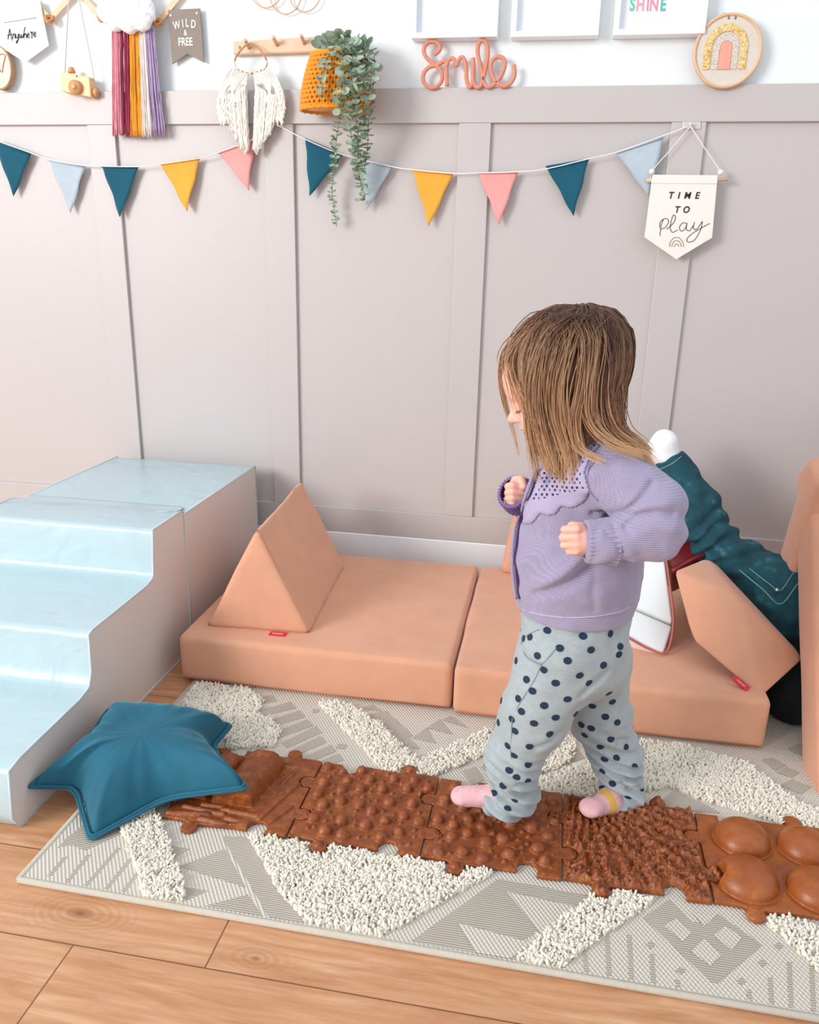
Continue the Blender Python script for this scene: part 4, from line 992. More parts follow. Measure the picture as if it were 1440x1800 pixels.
# hand-placed locks seen in the picture: wisps before the face, over the cheek, on the shoulder
locks = [([(1000, 552, -.98), (935, 575, -.97), (896, 615, -.965), (882, 655, -.955), (888, 705, -.955), (903, 755, -.96), (913, 800, -.965)], 9, .0035), ([(1000, 552, -.97), (940, 572, -.95), (900, 610, -.94), (884, 660, -.935), (890, 700, -.94)], 16, .005),
         ([(1000, 552, -1.03), (945, 572, -1.04), (906, 603, -1.045), (892, 640, -1.045), (900, 690, -1.05), (910, 735, -1.05)], 4, .004), ([(1000, 552, -1.0), (945, 571, -1.0), (903, 602, -1.005), (889, 632, -1.01), (893, 668, -1.02), (903, 700, -1.03)], 9, .006),
         ([(1002, 552, -1.03), (955, 572, -1.05), (920, 605, -1.06), (905, 640, -1.062), (918, 690, -1.068), (938, 740, -1.07), (952, 790, -1.07)], 16, .006), ([(1004, 552, -1.04), (960, 572, -1.065), (930, 610, -1.075), (926, 655, -1.08), (936, 700, -1.08), (946, 745, -1.078), (955, 780, -1.075)], 26, .006),
         ([(1000, 552, -1.0), (950, 570, -1.02), (915, 598, -1.03), (900, 625, -1.035), (912, 655, -1.055), (930, 700, -1.07), (945, 740, -1.075)], 18, .006), ([(1000, 552, -.99), (948, 570, -.985), (908, 600, -.985), (892, 628, -.985), (888, 645, -.985)], 16, .006),
         ([(1000, 552, -1.05), (962, 590, -1.08), (945, 650, -1.085), (942, 700, -1.085), (950, 760, -1.075), (968, 805, -1.07)], 26, .006), ([(1000, 552, -1.05), (965, 590, -1.085), (945, 660, -1.092), (945, 720, -1.090), (965, 780, -1.08), (975, 830, -1.08)], 34, .009),
         ([(1010, 552, -1.05), (1000, 600, -1.088), (985, 670, -1.098), (985, 730, -1.098), (1000, 790, -1.095), (1010, 845, -1.10)], 30, .008), ([(1015, 552, -1.04), (1040, 600, -1.085), (1035, 680, -1.096), (1040, 740, -1.10), (1075, 780, -1.115), (1130, 800, -1.12)], 34, .008),
         ([(1020, 552, -1.04), (1060, 620, -1.07), (1060, 700, -1.085), (1075, 750, -1.095), (1110, 780, -1.10), (1150, 815, -1.10)], 34, .007), ([(1020, 552, -1.02), (1075, 620, -1.04), (1082, 700, -1.05), (1092, 750, -1.06), (1120, 775, -1.07), (1145, 795, -1.08)], 30, .006),
         ([(1010, 552, -1.05), (1030, 600, -1.09), (1020, 690, -1.098), (1010, 740, -1.10), (1020, 790, -1.105), (1060, 812, -1.125)], 18, .006), ([(1000, 552, -1.05), (965, 600, -1.085), (950, 680, -1.09), (952, 740, -1.088), (960, 780, -1.082), (972, 825, -1.085)], 30, .007)]
for pts_, n_, sp in locks:
    B_ = spline([at(*q_) for q_ in pts_], 4); tone = rh.uniform(.4, 1); q0 = len(B_)
    for j in range(n_*2):
        tt = np.linspace(0, 1, len(B_))[:, None]; o_ = rh.normal(0, 1, 3)*np.array([sp, sp*.35, sp*.3]); e2 = rh.normal(0, 1, 3)*np.array([sp, sp*.3, sp])*.55
        s0_ = rh.normal(0, 1, 3)*np.array([.014, .008, .001]); strand(B_+o_*np.sin(tt*PI*.8+.2)+e2*tt**2+s0_*(1-tt)**4, rh.uniform(.00035, .0007), np.clip(tone+rh.normal(0, .22), 0, 1))
me = bpy.data.meshes.new('hair'); HVa = np.concatenate(HV); me.from_pydata(HVa.tolist(), [], HF); me.materials.append(hairm)
ca = me.color_attributes.new('tone', 'FLOAT_COLOR', 'POINT'); ca.data.foreach_set('color', np.array(HCc, np.float32).ravel()); me.polygons.foreach_set('use_smooth', [True]*len(me.polygons))
ho = bpy.data.objects.new('hair', me); COL.objects.link(ho); ho.parent = tod; ho.matrix_parent_inverse = Matrix.Translation(-tod.location)
# scalp layer so no skin shows through on the crown
def scalp(p):
    d = ell(p, HC+np.array([.004, 0, .0]), HR*.955); q = (p-H)@HM
    cut = smax(q[:, 0]-.058+.55*np.clip(-q[:, 2]+.02, 0, 1), 0*q[:, 0]-9, .001)      # keep the face free
    low = (HC[2]-.055)-p[:, 2]
    return smax(smax(d, cut, .006), low, .01)+.0012*vnoise(p*np.array([120, 120, 20]))
V, F = sdf_mesh(scalp, HC-.13, HC+.13, .003)
mesh_from(V, F, 'hair_base', pm('hair_base', '#7a5540', .7, .2, 60, stretch=(6, 6, 1), bscale=40, bdist=.001), ho)
print('hair verts', len(HVa))

# ================================================================== second child, lying into the den
kid = empty('child_in_jeans', (.60, -.45, .02)); tag(kid, 'child in teal jeans and white sock lying into the foam den, lower leg raised', 'person')
hipc = at(1392, 1062, -.44); knee = at(1268, 972, -.33); ank = at(1170, 800, -.25); knee2 = at(1236, 960, -.22); ank2 = np.array([.250, -.19, .430])
ches = np.array([.80, -.46, .145]); 
def kid_body(p):
    d = smin(cap(p, hipc, ches, .075, .080), cap(p, ches, ches+[.10, 0, -.01], .08, .06), .03)
    d = smin(d, cap(p, hipc, knee, .060, .042), .03); d = smin(d, cap(p, knee, ank, .040, .028), .01); d = smin(d, cap(p, ank, at(1166, 772, -.25), .026, .022), .01)
    d = smin(d, cap(p, hipc+[0, .05, 0], knee2, .055, .04), .03); d = smin(d, cap(p, knee2, ank2, .038, .027), .01)
    d = smin(d, cap(p, ches+[.02, -.07, 0], np.array([.72, -.56, .07]), .028, .024), .015); d = smin(d, cap(p, np.array([.72, -.56, .07]), np.array([.86, -.58, .03]), .024, .018), .01)
    d = smin(d, ell(p, np.array([1.02, -.47, .13]), (.09, .075, .085)), .02)
    for i in range(5): d = smin(d, cap(p, np.array([.87, -.595+.010*i, .026]), np.array([.905+.006*(2-abs(i-2)), -.600+.013*i, .018]), .0065, .0055), .002)
    return d
V, F = sdf_mesh(kid_body, (.12, -.66, -.02), (1.15, -.12, .62), .005); kb = mesh_from(V, F, 'body', skin, kid)
den = NT('teal_denim'); v = den.coord(); n1 = den.noise(v, 22, 5, .65); n2 = den.noise(v, 300, 2)
den.l(den.mix(den.math('MULTIPLY', n2, .3), den.ramp(n1, [(.3, lin('#083540')), (.58, lin('#124f5c')), (.75, lin('#4b858c'))]), lin('#0a3038')), den.b.inputs['Base Color']); den.b.inputs['Roughness'].default_value = .85; den.bump(n2, .0004); den_m = den.m
def jeans(p):
    d = smin(ell(p, hipc+[.02, 0, .0], (.120, .105, .112)), cap(p, hipc, knee, .080, .056), .03)
    d = smin(d, cap(p, hipc+[0, .06, 0], knee2, .075, .055), .02)
    a = np.array(ank); k_ = np.array(knee); e = smin(cap(p, k_, (a+k_)/2, .058, .054), cap(p, (a+k_)/2, a, .054, .042), .02)
    d = smin(d, e, .02); d = smin(d, cap(p, knee2, ank2, .052, .042), .012)
    d = smax(d, -((p-(a+(k_-a)*.03))@((k_-a)/np.linalg.norm(k_-a))), .004) if True else d
    r = np.linalg.norm(p-k_, axis=1); u = (p-k_)@((a-k_)/np.linalg.norm(a-k_))
    d = d+.0080*np.exp(-(r/.10)**2)*np.sin(u*150+3*vnoise(p*14))+.007*vnoise(p*np.array([16, 16, 24]))+.0045*vnoise(p*42)
    return smax(d, p[:, 0]-(hipc[0]+.15), .006)
V, F = sdf_mesh(jeans, (.12, -.66, .02), (.78, -.08, .62), .0038); jn = mesh_from(V, F, 'jeans', den_m, kid)
jb = BVHTree.FromPolygons(V.tolist(), F.tolist())
thr = pm('pale_thread', '#6fa0a6', .8)
def jline(px, r=.0012, mt=thr, nm='stitching', par=jn):
    if len([q_ for q_ in px if jb.ray_cast(Vector(CAM), Vector(ray(*q_)))[0] is not None]) < 2: return None
    px = [q_ for q_ in px if jb.ray_cast(Vector(CAM), Vector(ray(*q_)))[0] is not None]
    m = MB(); m.tube(spline([cast(jb, x, y, .0006)[0] for x, y in px], 5), r, 6); return m.build(nm, mt, par)
jline([(1156, 826), (1168, 822), (1180, 816), (1190, 809), (1198, 802)]); jline([(1318, 1000), (1355, 1028), (1372, 1038), (1392, 1012), (1410, 985)]); jline([(1300, 1002), (1340, 1035), (1372, 1062), (1400, 1030), (1425, 1000)], .0014)
p_, n_ = cast(jb, 1367, 1037, .002); m = MB(); m.ball(p_, .0045, n=14); m.build('rivet', pm('steel', '#d8d8d2', .3, metal=.9), jn)
V, F = sdf_mesh(lambda p: smin(cap(p, ank, at(1168, 778, -.25), .034, .030), cap(p, at(1168, 778, -.25), at(1150, 790, -.22), .029, .022), .012)+.001*vnoise(p*60), at(1170, 790, -.25)-.09, at(1170, 790, -.25)+.09, .003)
ws_ = pm('white_sock', '#f0f0f0', .9, .03, 60, 300, .0006); mesh_from(V, F, 'sock', ws_, kid)
l2 = (ank2-knee2)/np.linalg.norm(ank2-knee2); h2 = ank2+l2*.035; t2 = h2+np.array([-.055, .03, .012])
V, F = sdf_mesh(lambda p: smin(cap(p, ank2-l2*.01, h2, .034, .030), cap(p, h2, t2, .029, .022), .012)+.001*vnoise(p*60), h2-.12, h2+.12, .003)
mesh_from(V, F, 'sock', ws_, kid)
def jumper(p):
    d = smin(cap(p, hipc+[.13, 0, -.03], ches, .088, .095), cap(p, ches, ches+[.10, 0, 0], .095, .075), .03)
    d = smin(d, smin(cap(p, ches+[.02, -.07, 0], np.array([.72, -.56, .07]), .042, .036), cap(p, np.array([.72, -.56, .07]), np.array([.84, -.575, .03]), .036, .027), .02), .03)
    d = smin(d, cap(p, np.array([.625, -.46, .15]), np.array([.585, -.56, .055]), .080, .068), .04)
    return d+.004*vnoise(p*20)
V, F = sdf_mesh(jumper, (.46, -.68, -.03), (1.10, -.28, .36), .006)
V[:, 2] = np.maximum(V[:, 2], .009)
mesh_from(V, F, 'jumper', pm('black_jumper', '#12191a', .95, .2, 30, 80, .001), kid)
m = MB(); m.ball((1.045, -.47, .145), (.092, .08, .09), n=24, m=16); m.build('hair', pm('kid_hair', '#5d4030', .7, .2, 60), kid)
# ================================================================== on the wall
KP = .00143                                        # metres per photo pixel on the wall
raw_wood = pm('pale_beech', '#e4bf9d', .5, .07, 14, stretch=(1, 1, 6)); peg_wood = pm('peg_beech', '#dfbb9b', .45, .06, 20)
cord_m = pm('cream_cord', '#efe9df', .95, .05, 60, 500, .0006); string_m = pm('white_string', '#f1efec', .9)
def slabw(name, px, Y, th, mat, parent=None, bevel=.0006, wav=0, sm=False):
    P_ = [at(x, y, Y) for x, y in px]; poly = [(p[0], p[2]) for p in P_]
    a = sum(poly[i][0]*poly[(i+1) % len(poly)][1]-poly[(i+1) % len(poly)][0]*poly[i][1] for i in range(len(poly)))
    if a < 0: poly = poly[::-1]
    m = MB(); m.prism(poly, Y-th/2, Y+th/2); return m.build(name, mat, parent, smooth=sm, bevel=bevel)
def stroke(name, paths, r, mat, parent, k=6, flat=1.0, n=7, spl=True):
    m = MB()
    for P_ in paths: m.tube(spline(P_, k) if spl else P_, r, n, flat=flat)
    return m.build(name, mat, parent)

# bunting -------------------------------------------------------------
felt = {c: pm('felt_'+c, h, .97, .04, 60, 300, .0006, sheen=.2) for c, h in dict(teal='#13566b', sky='#b5c2cb', yellow='#eca83f', pink='#eaa09b').items()}
bun = empty('bunting', at(560, 250, -.012)); tag(bun, 'string of teal, pale blue, yellow and pink felt pennants across the grey panelling', 'bunting')
flags = [((-9, 247), (55, 270), (25, 345), 'teal'), ((86, 280), (150, 292), (125, 374), 'sky'), ((180, 292), (244, 293), (212, 382), 'teal'), ((283, 288), (352, 277), (330, 372), 'yellow'), ((384, 268), (448, 245), (438, 335), 'pink'),
         ((537, 243), (603, 272), (545, 345), 'teal'), ((636, 280), (690, 292), (645, 370), 'sky'), ((725, 298), (797, 305), (755, 398), 'yellow'), ((840, 303), (911, 302), (878, 395), 'pink'), ((960, 292), (1036, 279), (1008, 380), 'teal'), ((1083, 268), (1168, 240), (1140, 345), 'sky')]
words = dict(teal='dark teal felt pennant', sky='pale blue felt pennant', yellow='mustard yellow felt pennant', pink='salmon pink felt pennant')
for fi_, (a, b, c, cn) in enumerate(flags):
    A, B_, C_ = (at(*q_, -.008) for q_ in (a, b, c)); N = 12; idg = {}; V = []; F = []
    for side in (0, 1):
        for i in range(N+1):
            for j in range(N+1-i):
                u, v_ = i/N, j/N; p = A*(1-u-v_)+B_*v_+C_*u
                wv2 = .0045*math.sin(u*5+fi_*1.3)*u+.004*math.sin(v_*7+fi_+u*3)*u
                edge = min(u, v_, 1-u-v_) < 1e-6 and u > 0
                p = p+np.array([.0015*math.sin(u*11+fi_)*(1 if edge else 0), -.0015-wv2*.8-.003*u*u+(.0009 if side else -.0009), 0]); idg[side, i, j] = len(V); V.append(p)
        for i in range(N):
            for j in range(N-i):
                t = (idg[side, i, j], idg[side, i, j+1], idg[side, i+1, j]); F.append(t if side else t[::-1])
                if j < N-i-1: t = (idg[side, i, j+1], idg[side, i+1, j+1], idg[side, i+1, j]); F.append(t if side else t[::-1])
    bd = [(0, j) for j in range(N)]+[(i, N-i) for i in range(N)]+[(i, 0) for i in range(N, 0, -1)]
    for k_ in range(len(bd)):
        p, q_ = bd[k_], bd[(k_+1) % len(bd)]; F.append((idg[0, p[0], p[1]], idg[0, q_[0], q_[1]], idg[1, q_[0], q_[1]], idg[1, p[0], p[1]]))
    m = MB(); m.add(V, F); m.tube([A+[0, -.004, -.002], B_+[0, -.004, -.002]], .0033, 8, flat=.7); fo = m.build('pennant', felt[cn], bun); fo['label'] = words[cn]
stroke('string', [W([(-12, 245), (55, 269), (86, 280), (150, 291), (180, 292), (244, 293), (283, 288), (352, 278), (384, 268), (448, 243), (478, 215)], -.015), W([(478, 215), (500, 226), (537, 245), (603, 272), (690, 293), (725, 298), (797, 305), (840, 304), (911, 302), (960, 297), (1036, 279), (1083, 268), (1168, 238), (1212, 221)], -.015)], .0014, string_m, bun, 3)

# TIME TO play banner
canv = pm('cream_canvas', '#ece6de', .9, .02, 40, 700, .0003); ink = pm('black_ink', '#17181a', .6)
e = empty('play_banner', at(1200, 310, -.01)); tag(e, 'cream canvas pennant reading TIME TO play hanging at the right of the bunting', 'wall banner')
bn = slabw('canvas', [(1147, 307), (1262, 308), (1252, 418), (1189, 456), (1133, 417)], -.026, .0014, canv, e)
stroke('seam', [W([(1145, 322), (1261, 323)], -.0272)], .0005, pm('canvas_stitch', '#cfc6ba', .9), bn, 2)
m = MB(); m.tube(W([(1136, 317), (1280, 315)], -.020), .0052, 10); m.build('dowel', raw_wood, e)
for x, y in ((1146, 302), (1267, 303)):
    m = MB(); m.ball(at(x, y, -.022), .0072, n=16, m=10); m.build('bead', pm('cream_bead', '#efe4d2', .5), e)
stroke('cord', [W([(1147, 322), (1146, 302), (1180, 262), (1214, 222)], -.016), W([(1269, 322), (1267, 303), (1240, 262), (1214, 222)], -.016)], .0012, cord_m, e, 4)
def wtext(body, px, py, Y, h, mat, parent, sx=1, shear=0, bold=0, space=1, rz=0):
    return text_mesh(body, h, Vector(at(px, py, Y)), Matrix.Rotation(rz, 4, 'Y')@WALLROT, mat, 'lettering', parent, .0003, shear, sx, space=space, bold=bold)
wtext('T I M E', 1202, 344, -.0275, .0215, ink, bn, .95, .15, .0005, 1.22); wtext('T O', 1199, 369, -.0275, .0215, ink, bn, .9, .15, .0005, 1.15)
def crop4(L): return W([(1040+x/3.6, y/3.6) for x, y in L], -.0272)
stroke('lettering', [crop4(L) for L in ([(455, 1388), (440, 1430), (433, 1492)], [(430, 1440), (438, 1400), (470, 1382), (488, 1400), (468, 1438), (440, 1450)], [(475, 1452), (515, 1415), (532, 1378), (520, 1360), (506, 1392), (498, 1440), (512, 1470), (545, 1455)],
        [(603, 1412), (575, 1412), (556, 1440), (568, 1462), (590, 1450), (605, 1415)], [(605, 1412), (600, 1448), (620, 1460), (645, 1425)], [(652, 1404), (645, 1440), (664, 1452), (700, 1402)], [(702, 1400), (690, 1455), (655, 1515), (618, 1533), (603, 1515), (635, 1480), (700, 1440), (748, 1414)])], .0008, ink, bn)
gold = pm('gold_ink', '#8f7a55', .5)
arc = []
for r_ in (45, 30, 14): arc.append(crop4([(538-r_, 1562), (538-r_*.9, 1562-r_*.6), (538-r_*.45, 1562-r_*1.2), (538, 1562-r_*1.33), (538+r_*.45, 1562-r_*1.2), (538+r_*.9, 1562-r_*.6), (538+r_, 1562)]))
stroke('rainbow_print', arc, .0008, gold, bn)
hk = empty('adhesive_hook', at(1214, 220, -.002)); tag(hk, 'small clear adhesive hook holding the bunting end and the canvas pennant', 'hook')
slabw('plate', [(1200, 214), (1232, 214), (1232, 227), (1200, 227)], -.0025, .003, pm('clear_plastic', '#cdc5c1', .15, .02), hk, .0012)
m = MB(); m.tube(spline([at(1214, 219, -.004), at(1214, 221, -.014), at(1214, 216, -.018)], 4), .0028, 8); m.build('prong', pm('clear_plastic_prong', '#e8e4e2', .15, .02), hk)

# Smile wire word
copper = pm('salmon_knit_cord', '#d98f78', .85, .08, 90, 500, .0008)
def c3(L): return W([(700+x/3.789, y/3.789) for x, y in L], -.008)
Sm = [[(240, 365), (272, 338), (278, 305), (255, 282), (215, 277), (180, 302), (172, 350), (200, 395), (245, 430), (285, 475), (292, 530), (258, 576), (210, 582), (170, 545), (170, 490), (205, 448), (260, 432), (300, 410), (320, 398)],
      [(320, 398), (322, 480), (326, 572)], [(322, 440), (340, 398), (368, 392), (388, 435), (398, 412), (418, 383), (440, 395), (452, 450), (456, 530), (472, 577), (492, 560), (500, 480), (500, 385)],
      [(500, 400), (500, 530), (520, 578), (550, 572), (572, 500), (596, 370), (588, 290), (562, 270), (538, 290), (530, 350), (550, 450), (572, 545), (595, 578), (630, 568), (676, 520), (708, 450), (704, 395), (668, 378), (630, 400), (616, 455), (640, 530), (690, 572), (742, 560), (775, 500), (770, 432)]]
m = MB()
for L in Sm: m.tube(spline(c3(L), 6), .0052, 10)
tag(m.build('smile_word', copper), 'salmon cord word Smile standing on the panel ledge under the left picture', 'wall sign')

# picture frames
frm = pm('white_frame', '#f4f6f8', .35, .01); mount = pm('picture_mount', '#eef1f8', .6, .01)
K = NT('frame_glass'); tr = K.n('ShaderNodeBsdfTransparent'); gl = K.n('ShaderNodeBsdfGlossy'); gl.inputs['Roughness'].default_value = .03; mx_ = K.n('ShaderNodeMixShader'); mx_.inputs[0].default_value = .04; K.l(tr.outputs[0], mx_.inputs[1]); K.l(gl.outputs[0], mx_.inputs[2]); K.l(mx_.outputs[0], K.t.nodes['Material Output'].inputs[0]); glass = K.m
fr_x = [(-.407, -.192, 1.479, 'white picture frame above the word Smile, leftmost of the three'), (-.159, .052, 1.477, 'blank white picture frame between two others, middle of the three'), (.086, .298, 1.476, 'white picture frame with the colourful word SHINE, beside the embroidery hoop')]
for i, (a, b, z, lab) in enumerate(fr_x):
    e = empty('picture_frame', ((a+b)/2, -.01, z)); tag(e, lab, 'picture frame', 'white picture frames over the panelling'); h = .30; t = .013
    for lo, hi in (((a, -.022, z), (b, .016, z+t)), ((a, -.022, z+h-t), (b, .016, z+h)), ((a, -.022, z+t+.0001), (a+t, .016, z+h-t-.0001)), ((b-t, -.022, z+t+.0001), (b, .016, z+h-t-.0001))): boxobj('moulding', lo, hi, frm, e, .0015)
    pr = boxobj('print', (a+t, -.004, z+t), (b-t, .012, z+h-t), mount, e, 0)
    boxobj('glass', (a+t, -.012, z+t), (b-t, -.010, z+h-t), glass, e, 0)
    if i == 2:
        for ch, x, c_ in (('S', 1112, '#5fc2ae'), ('H', 1126, '#e79aa8'), ('I', 1139, '#d98bb0'), ('N', 1150, '#e38fa0'), ('E', 1166, '#4fb5a8')): wtext(ch, x, 9, -.0045, .038, pm('letter_'+ch, c_, .6), pr, .72, 0, .0012)

# embroidery hoop
e = empty('embroidery_hoop', at(1280, 145, -.01)); tag(e, 'round wooden embroidery hoop with a mustard and pink rainbow at the top right', 'embroidery hoop')
hc = at(1279, 90, -.012); hr = .0745
m = MB(); a = np.linspace(0, 2*PI, 65)[:-1]; m.tube([hc+np.array([math.cos(t)*hr, 0, math.sin(t)*hr*1.03]) for t in a], .0042, 8, closed=True, flat=1.6); m.build('hoop_ring', pm('hoop_bamboo', '#ddb791', .5, .06, 30), e)
m = MB(); m.prism([(hc[0]+math.cos(t)*(hr-.002), hc[2]+math.sin(t)*(hr-.002)*1.03) for t in a], -.014, -.011); cl = m.build('cloth', pm('natural_linen', '#d9cfc2', .95, .04, 90, 600, .0004), e, smooth=False)
def arch(cx, cz, r1, r0, leg, Y, th):
    t = np.linspace(0, PI, 25); o_ = [(cx+r1*math.cos(x), cz+r1*math.sin(x)*1.05) for x in t]; i_ = [(cx+r0*math.cos(x), cz+r0*math.sin(x)*1.05) for x in t[::-1]]
    P_ = [(cx+r1, cz-leg)]+o_+[(cx-r1, cz-leg)]
    if r0 > 0: P_ += [(cx-r0, cz-leg)]+i_+[(cx+r0, cz-leg)]
    m = MB(); m.prism(P_, Y-th, Y); return m
ac = at(1277, 84, -.016); lg = (at(1277, 122, -.016)-ac)[2]*-1
mus = pm('mustard_specks', '#c8962f', .9, 0, 260, col2='#f0dfb0'); arch(ac[0], ac[2], 34*KP, 23*KP, lg, -.014, .003).build('mustard_arch', mus, cl, smooth=False, bevel=.0008)
arch(ac[0], ac[2], 20*KP, 10*KP, lg, -.014, .002).build('grey_arch', pm('grey_specks', '#b9a999', .9, 0, 300, col2='#e8dfd6'), cl, smooth=False, bevel=.0006)
arch(ac[0], ac[2], 9.5*KP, 0, lg, -.014, .003).build('pink_arch', pm('coral_felt', '#f2a491', .9), cl, smooth=False, bevel=.0008)
m = MB(); m.tube(W([(1272, 25), (1302, 26)], -.014), .0026, 8); m.tube(W([(1281, 27), (1281, 34)], -.012), .0032, 8); m.tube(W([(1293, 27), (1293, 34)], -.012), .0032, 8); m.build('clamp_screw', pm('grey_metal', '#8f8c88', .35, metal=.8), e)

# WILD & FREE pennant sign
e = empty('pennant_sign', at(330, 15, -.0)); tag(e, 'taupe swallow-tailed sign reading WILD & FREE hanging right of the wool cloud', 'wall sign')
bd_ = slabw('board', [(296, 18), (352, 15), (359, 110), (330, 95), (303, 113)], .004, .005, pm('taupe_board', '#8d8177', .7, .05, 30, 200, .0004), e)
wl = pm('white_letter', '#efebe4', .6)
[wtext(c_, x, y, .0007, .026, wl, bd_, .72, 0, .0005, rz=math.radians(r_)) for c_, x, y, r_ in (('W', 311, 45, -10), ('I', 321.5, 42, -4), ('L', 329, 41, 3), ('D', 340, 43, 8))]; wtext('&', 326, 58, .0007, .018, wl, bd_, .8, 0, .0003); wtext('FREE', 326, 74, .0007, .026, wl, bd_, .76, 0, .0006)
for x, y in ((300, 27), (346, 23)):
    m = MB(); m.ball(at(x, y, .001), (.003, .0012, .003)); m.build('eyelet', wl, bd_)

# Anywhere banner
e = empty('anywhere_banner', at(30, 0, 0)); tag(e, 'white pointed canvas banner with handwritten word Anywhere at the top left corner', 'wall banner')
ab = slabw('canvas', [(-22, -8), (20, -6), (70, 0), (86, 80), (45, 110), (5, 85), (-14, 60)], -.006, .0016, pm('white_canvas', '#f3f5f7', .85, .01, 30, 500, .0003), e)
stroke('stitching', [W([(7, 40), (64, 31)], -.0074)], .0007, pm('grey_thread', '#6d7176', .8), ab, 2)
def cA(L): return W([(x/7.2, y/7.2) for x, y in L], -.0073)
stroke('lettering', [cA(L) for L in ([(120, 365), (112, 430), (100, 500)], [(120, 365), (138, 430), (152, 512)], [(90, 450), (125, 440), (150, 435)], [(165, 430), (162, 490)], [(163, 450), (180, 425), (190, 450), (190, 490)], [(200, 430), (205, 480), (225, 470), (232, 425)], [(232, 425), (230, 500), (215, 545), (205, 530), (240, 490)],
        [(245, 430), (250, 480), (265, 470), (268, 435), (278, 480), (292, 460), (292, 430)], [(320, 340), (305, 400), (303, 485)], [(304, 460), (320, 425), (333, 445), (335, 485)], [(345, 460), (370, 440), (360, 420), (345, 440), (350, 475), (378, 470)], [(385, 395), (395, 420), (410, 400), (404, 440), (402, 490)], [(425, 450), (452, 425), (440, 405), (425, 430), (435, 465), (460, 452)])], .0012, ink, ab, 4)

# log slice
e = empty('log_slice', at(0, 160, 0)); tag(e, 'round wooden log slice with a red outline drawing at the left edge', 'wall decoration')
lc = at(-2, 119, -.005); t_ = np.linspace(0, 2*PI, 41)[:-1]
m = MB(); P_ = [(lc[0]+.043*math.cos(t)*(1+.02*math.sin(3*t)), lc[2]+.056*math.sin(t)*(1+.02*math.sin(4*t))) for t in t_]; m.prism(P_, -.010, .004); m.build('bark', pm('bark', '#b98a63', .8, .15, 60, 90, .001), e, smooth=False, bevel=.001)
m = MB(); P_ = [(lc[0]+.040*math.cos(t), lc[2]+.053*math.sin(t)) for t in t_]; m.prism(P_, -.0115, -.009); sl_ = m.build('face', pm('slice_wood', '#dcd0be', .7, .05, 20), e, smooth=False)
stroke('red_drawing', [W([(-12, 104), (0, 96), (9, 97), (6, 112), (3, 127), (-6, 112), (-14, 108)], -.0123)], .0009, pm('red_ink', '#a8494a', .6), sl_)

# toy camera
e = empty('toy_camera', at(140, 160, -.01)); tag(e, 'pale wooden toy camera hanging by its cord at the top left', 'toy camera')
bdy = slabw('case', [(112, 128), (162, 137), (165, 173), (113, 162)], -.012, .030, pm('maple', '#f2c996', .45, .04, 14), e, .0025)
lens_m = pm('lens_wood', '#d09a66', .45, .05, 20)
lcen = at(134, 154, -.028); m = MB(); m.tube([lcen, lcen+[0, -.010, 0]], [.0185, .0175], 28); m.tube([lcen+[0, -.010, 0], lcen+[0, -.013, 0]], [.008, .007], 20); ln_ = m.build('lens', lens_m, e)
m = MB(); m.tube([lcen+[0, -.0131, 0], lcen+[0, -.0145, 0]], .0045, 16); m.build('lens_button', pm('maple_light', '#f0c590', .4), ln_)
m = MB(); k0 = at(126, 128, -.012); m.tube([k0, k0+[0, 0, .007]], [.010, .010], 20); m.ball(k0+[0, 0, .009], (.008, .008, .006)); m.build('shutter_knob', lens_m, e)
m = MB(); m.ball(at(135, 134, -.0275), (.0022, .0012, .0022)); m.build('viewfinder', ink, bdy)
m = MB(); k1 = at(168, 163, -.012); m.tube([k1+[-.002, 0, 0], k1+[.008, 0, 0]], .011, 20); m.build('side_wheel', lens_m, e)
stroke('strap', [W([(115, 132), (114, 128), (117, 70), (121, 0), (126, -40)], -.010), W([(165, 142), (162, 120), (150, 60), (138, 0), (126, -40)], -.010)], .0026, pm('grey_cotton', '#d9d2cb', .9, .04, 80), e, 4, flat=.6)

# zigzag wooden rack
e = empty('zigzag_rack', at(180, 30, 0)); tag(e, 'zigzag rack of pale wooden slats joined by raffia knots at the top edge', 'wall rack')
zz = [(42, -16), (88, 34), (134, -16), (181, 32), (229, -18), (278, 40), (326, -20)]
for i in range(len(zz)-1):
    A, B_ = at(*zz[i], .002+.003*(i % 2)), at(*zz[i+1], .002+.003*(i % 2)); d = (B_-A)/np.linalg.norm(B_-A); n_ = np.array([-d[2], 0, d[0]])*.0075; A = A-d*.006; B_ = B_+d*.006
    m = MB(); m.prism([(p[0], p[2]) for p in (A-n_, B_-n_, B_+n_, A+n_)], A[1]-.0025, A[1]+.0025); m.build('slat', raw_wood, e, smooth=False, bevel=.001)
raf = pm('raffia', '#cf8f56', .7, .12, 120)
for x, y in ((88, 34), (181, 32), (278, 40)):
    m = MB(); c = at(x, y, -.004)
    for k_ in range(5):
        a0 = k_*.7; P_ = [c+np.array([.011*math.cos(t)*math.cos(a0)-.006*math.sin(t)*math.sin(a0), -.004+.006*math.sin(t+k_), .011*math.cos(t)*math.sin(a0)+.006*math.sin(t)*math.cos(a0)]) for t in np.linspace(0, 2*PI, 17)[:-1]]; m.tube(P_, .0022, 6, closed=True)
    m.build('knot', raf, e)

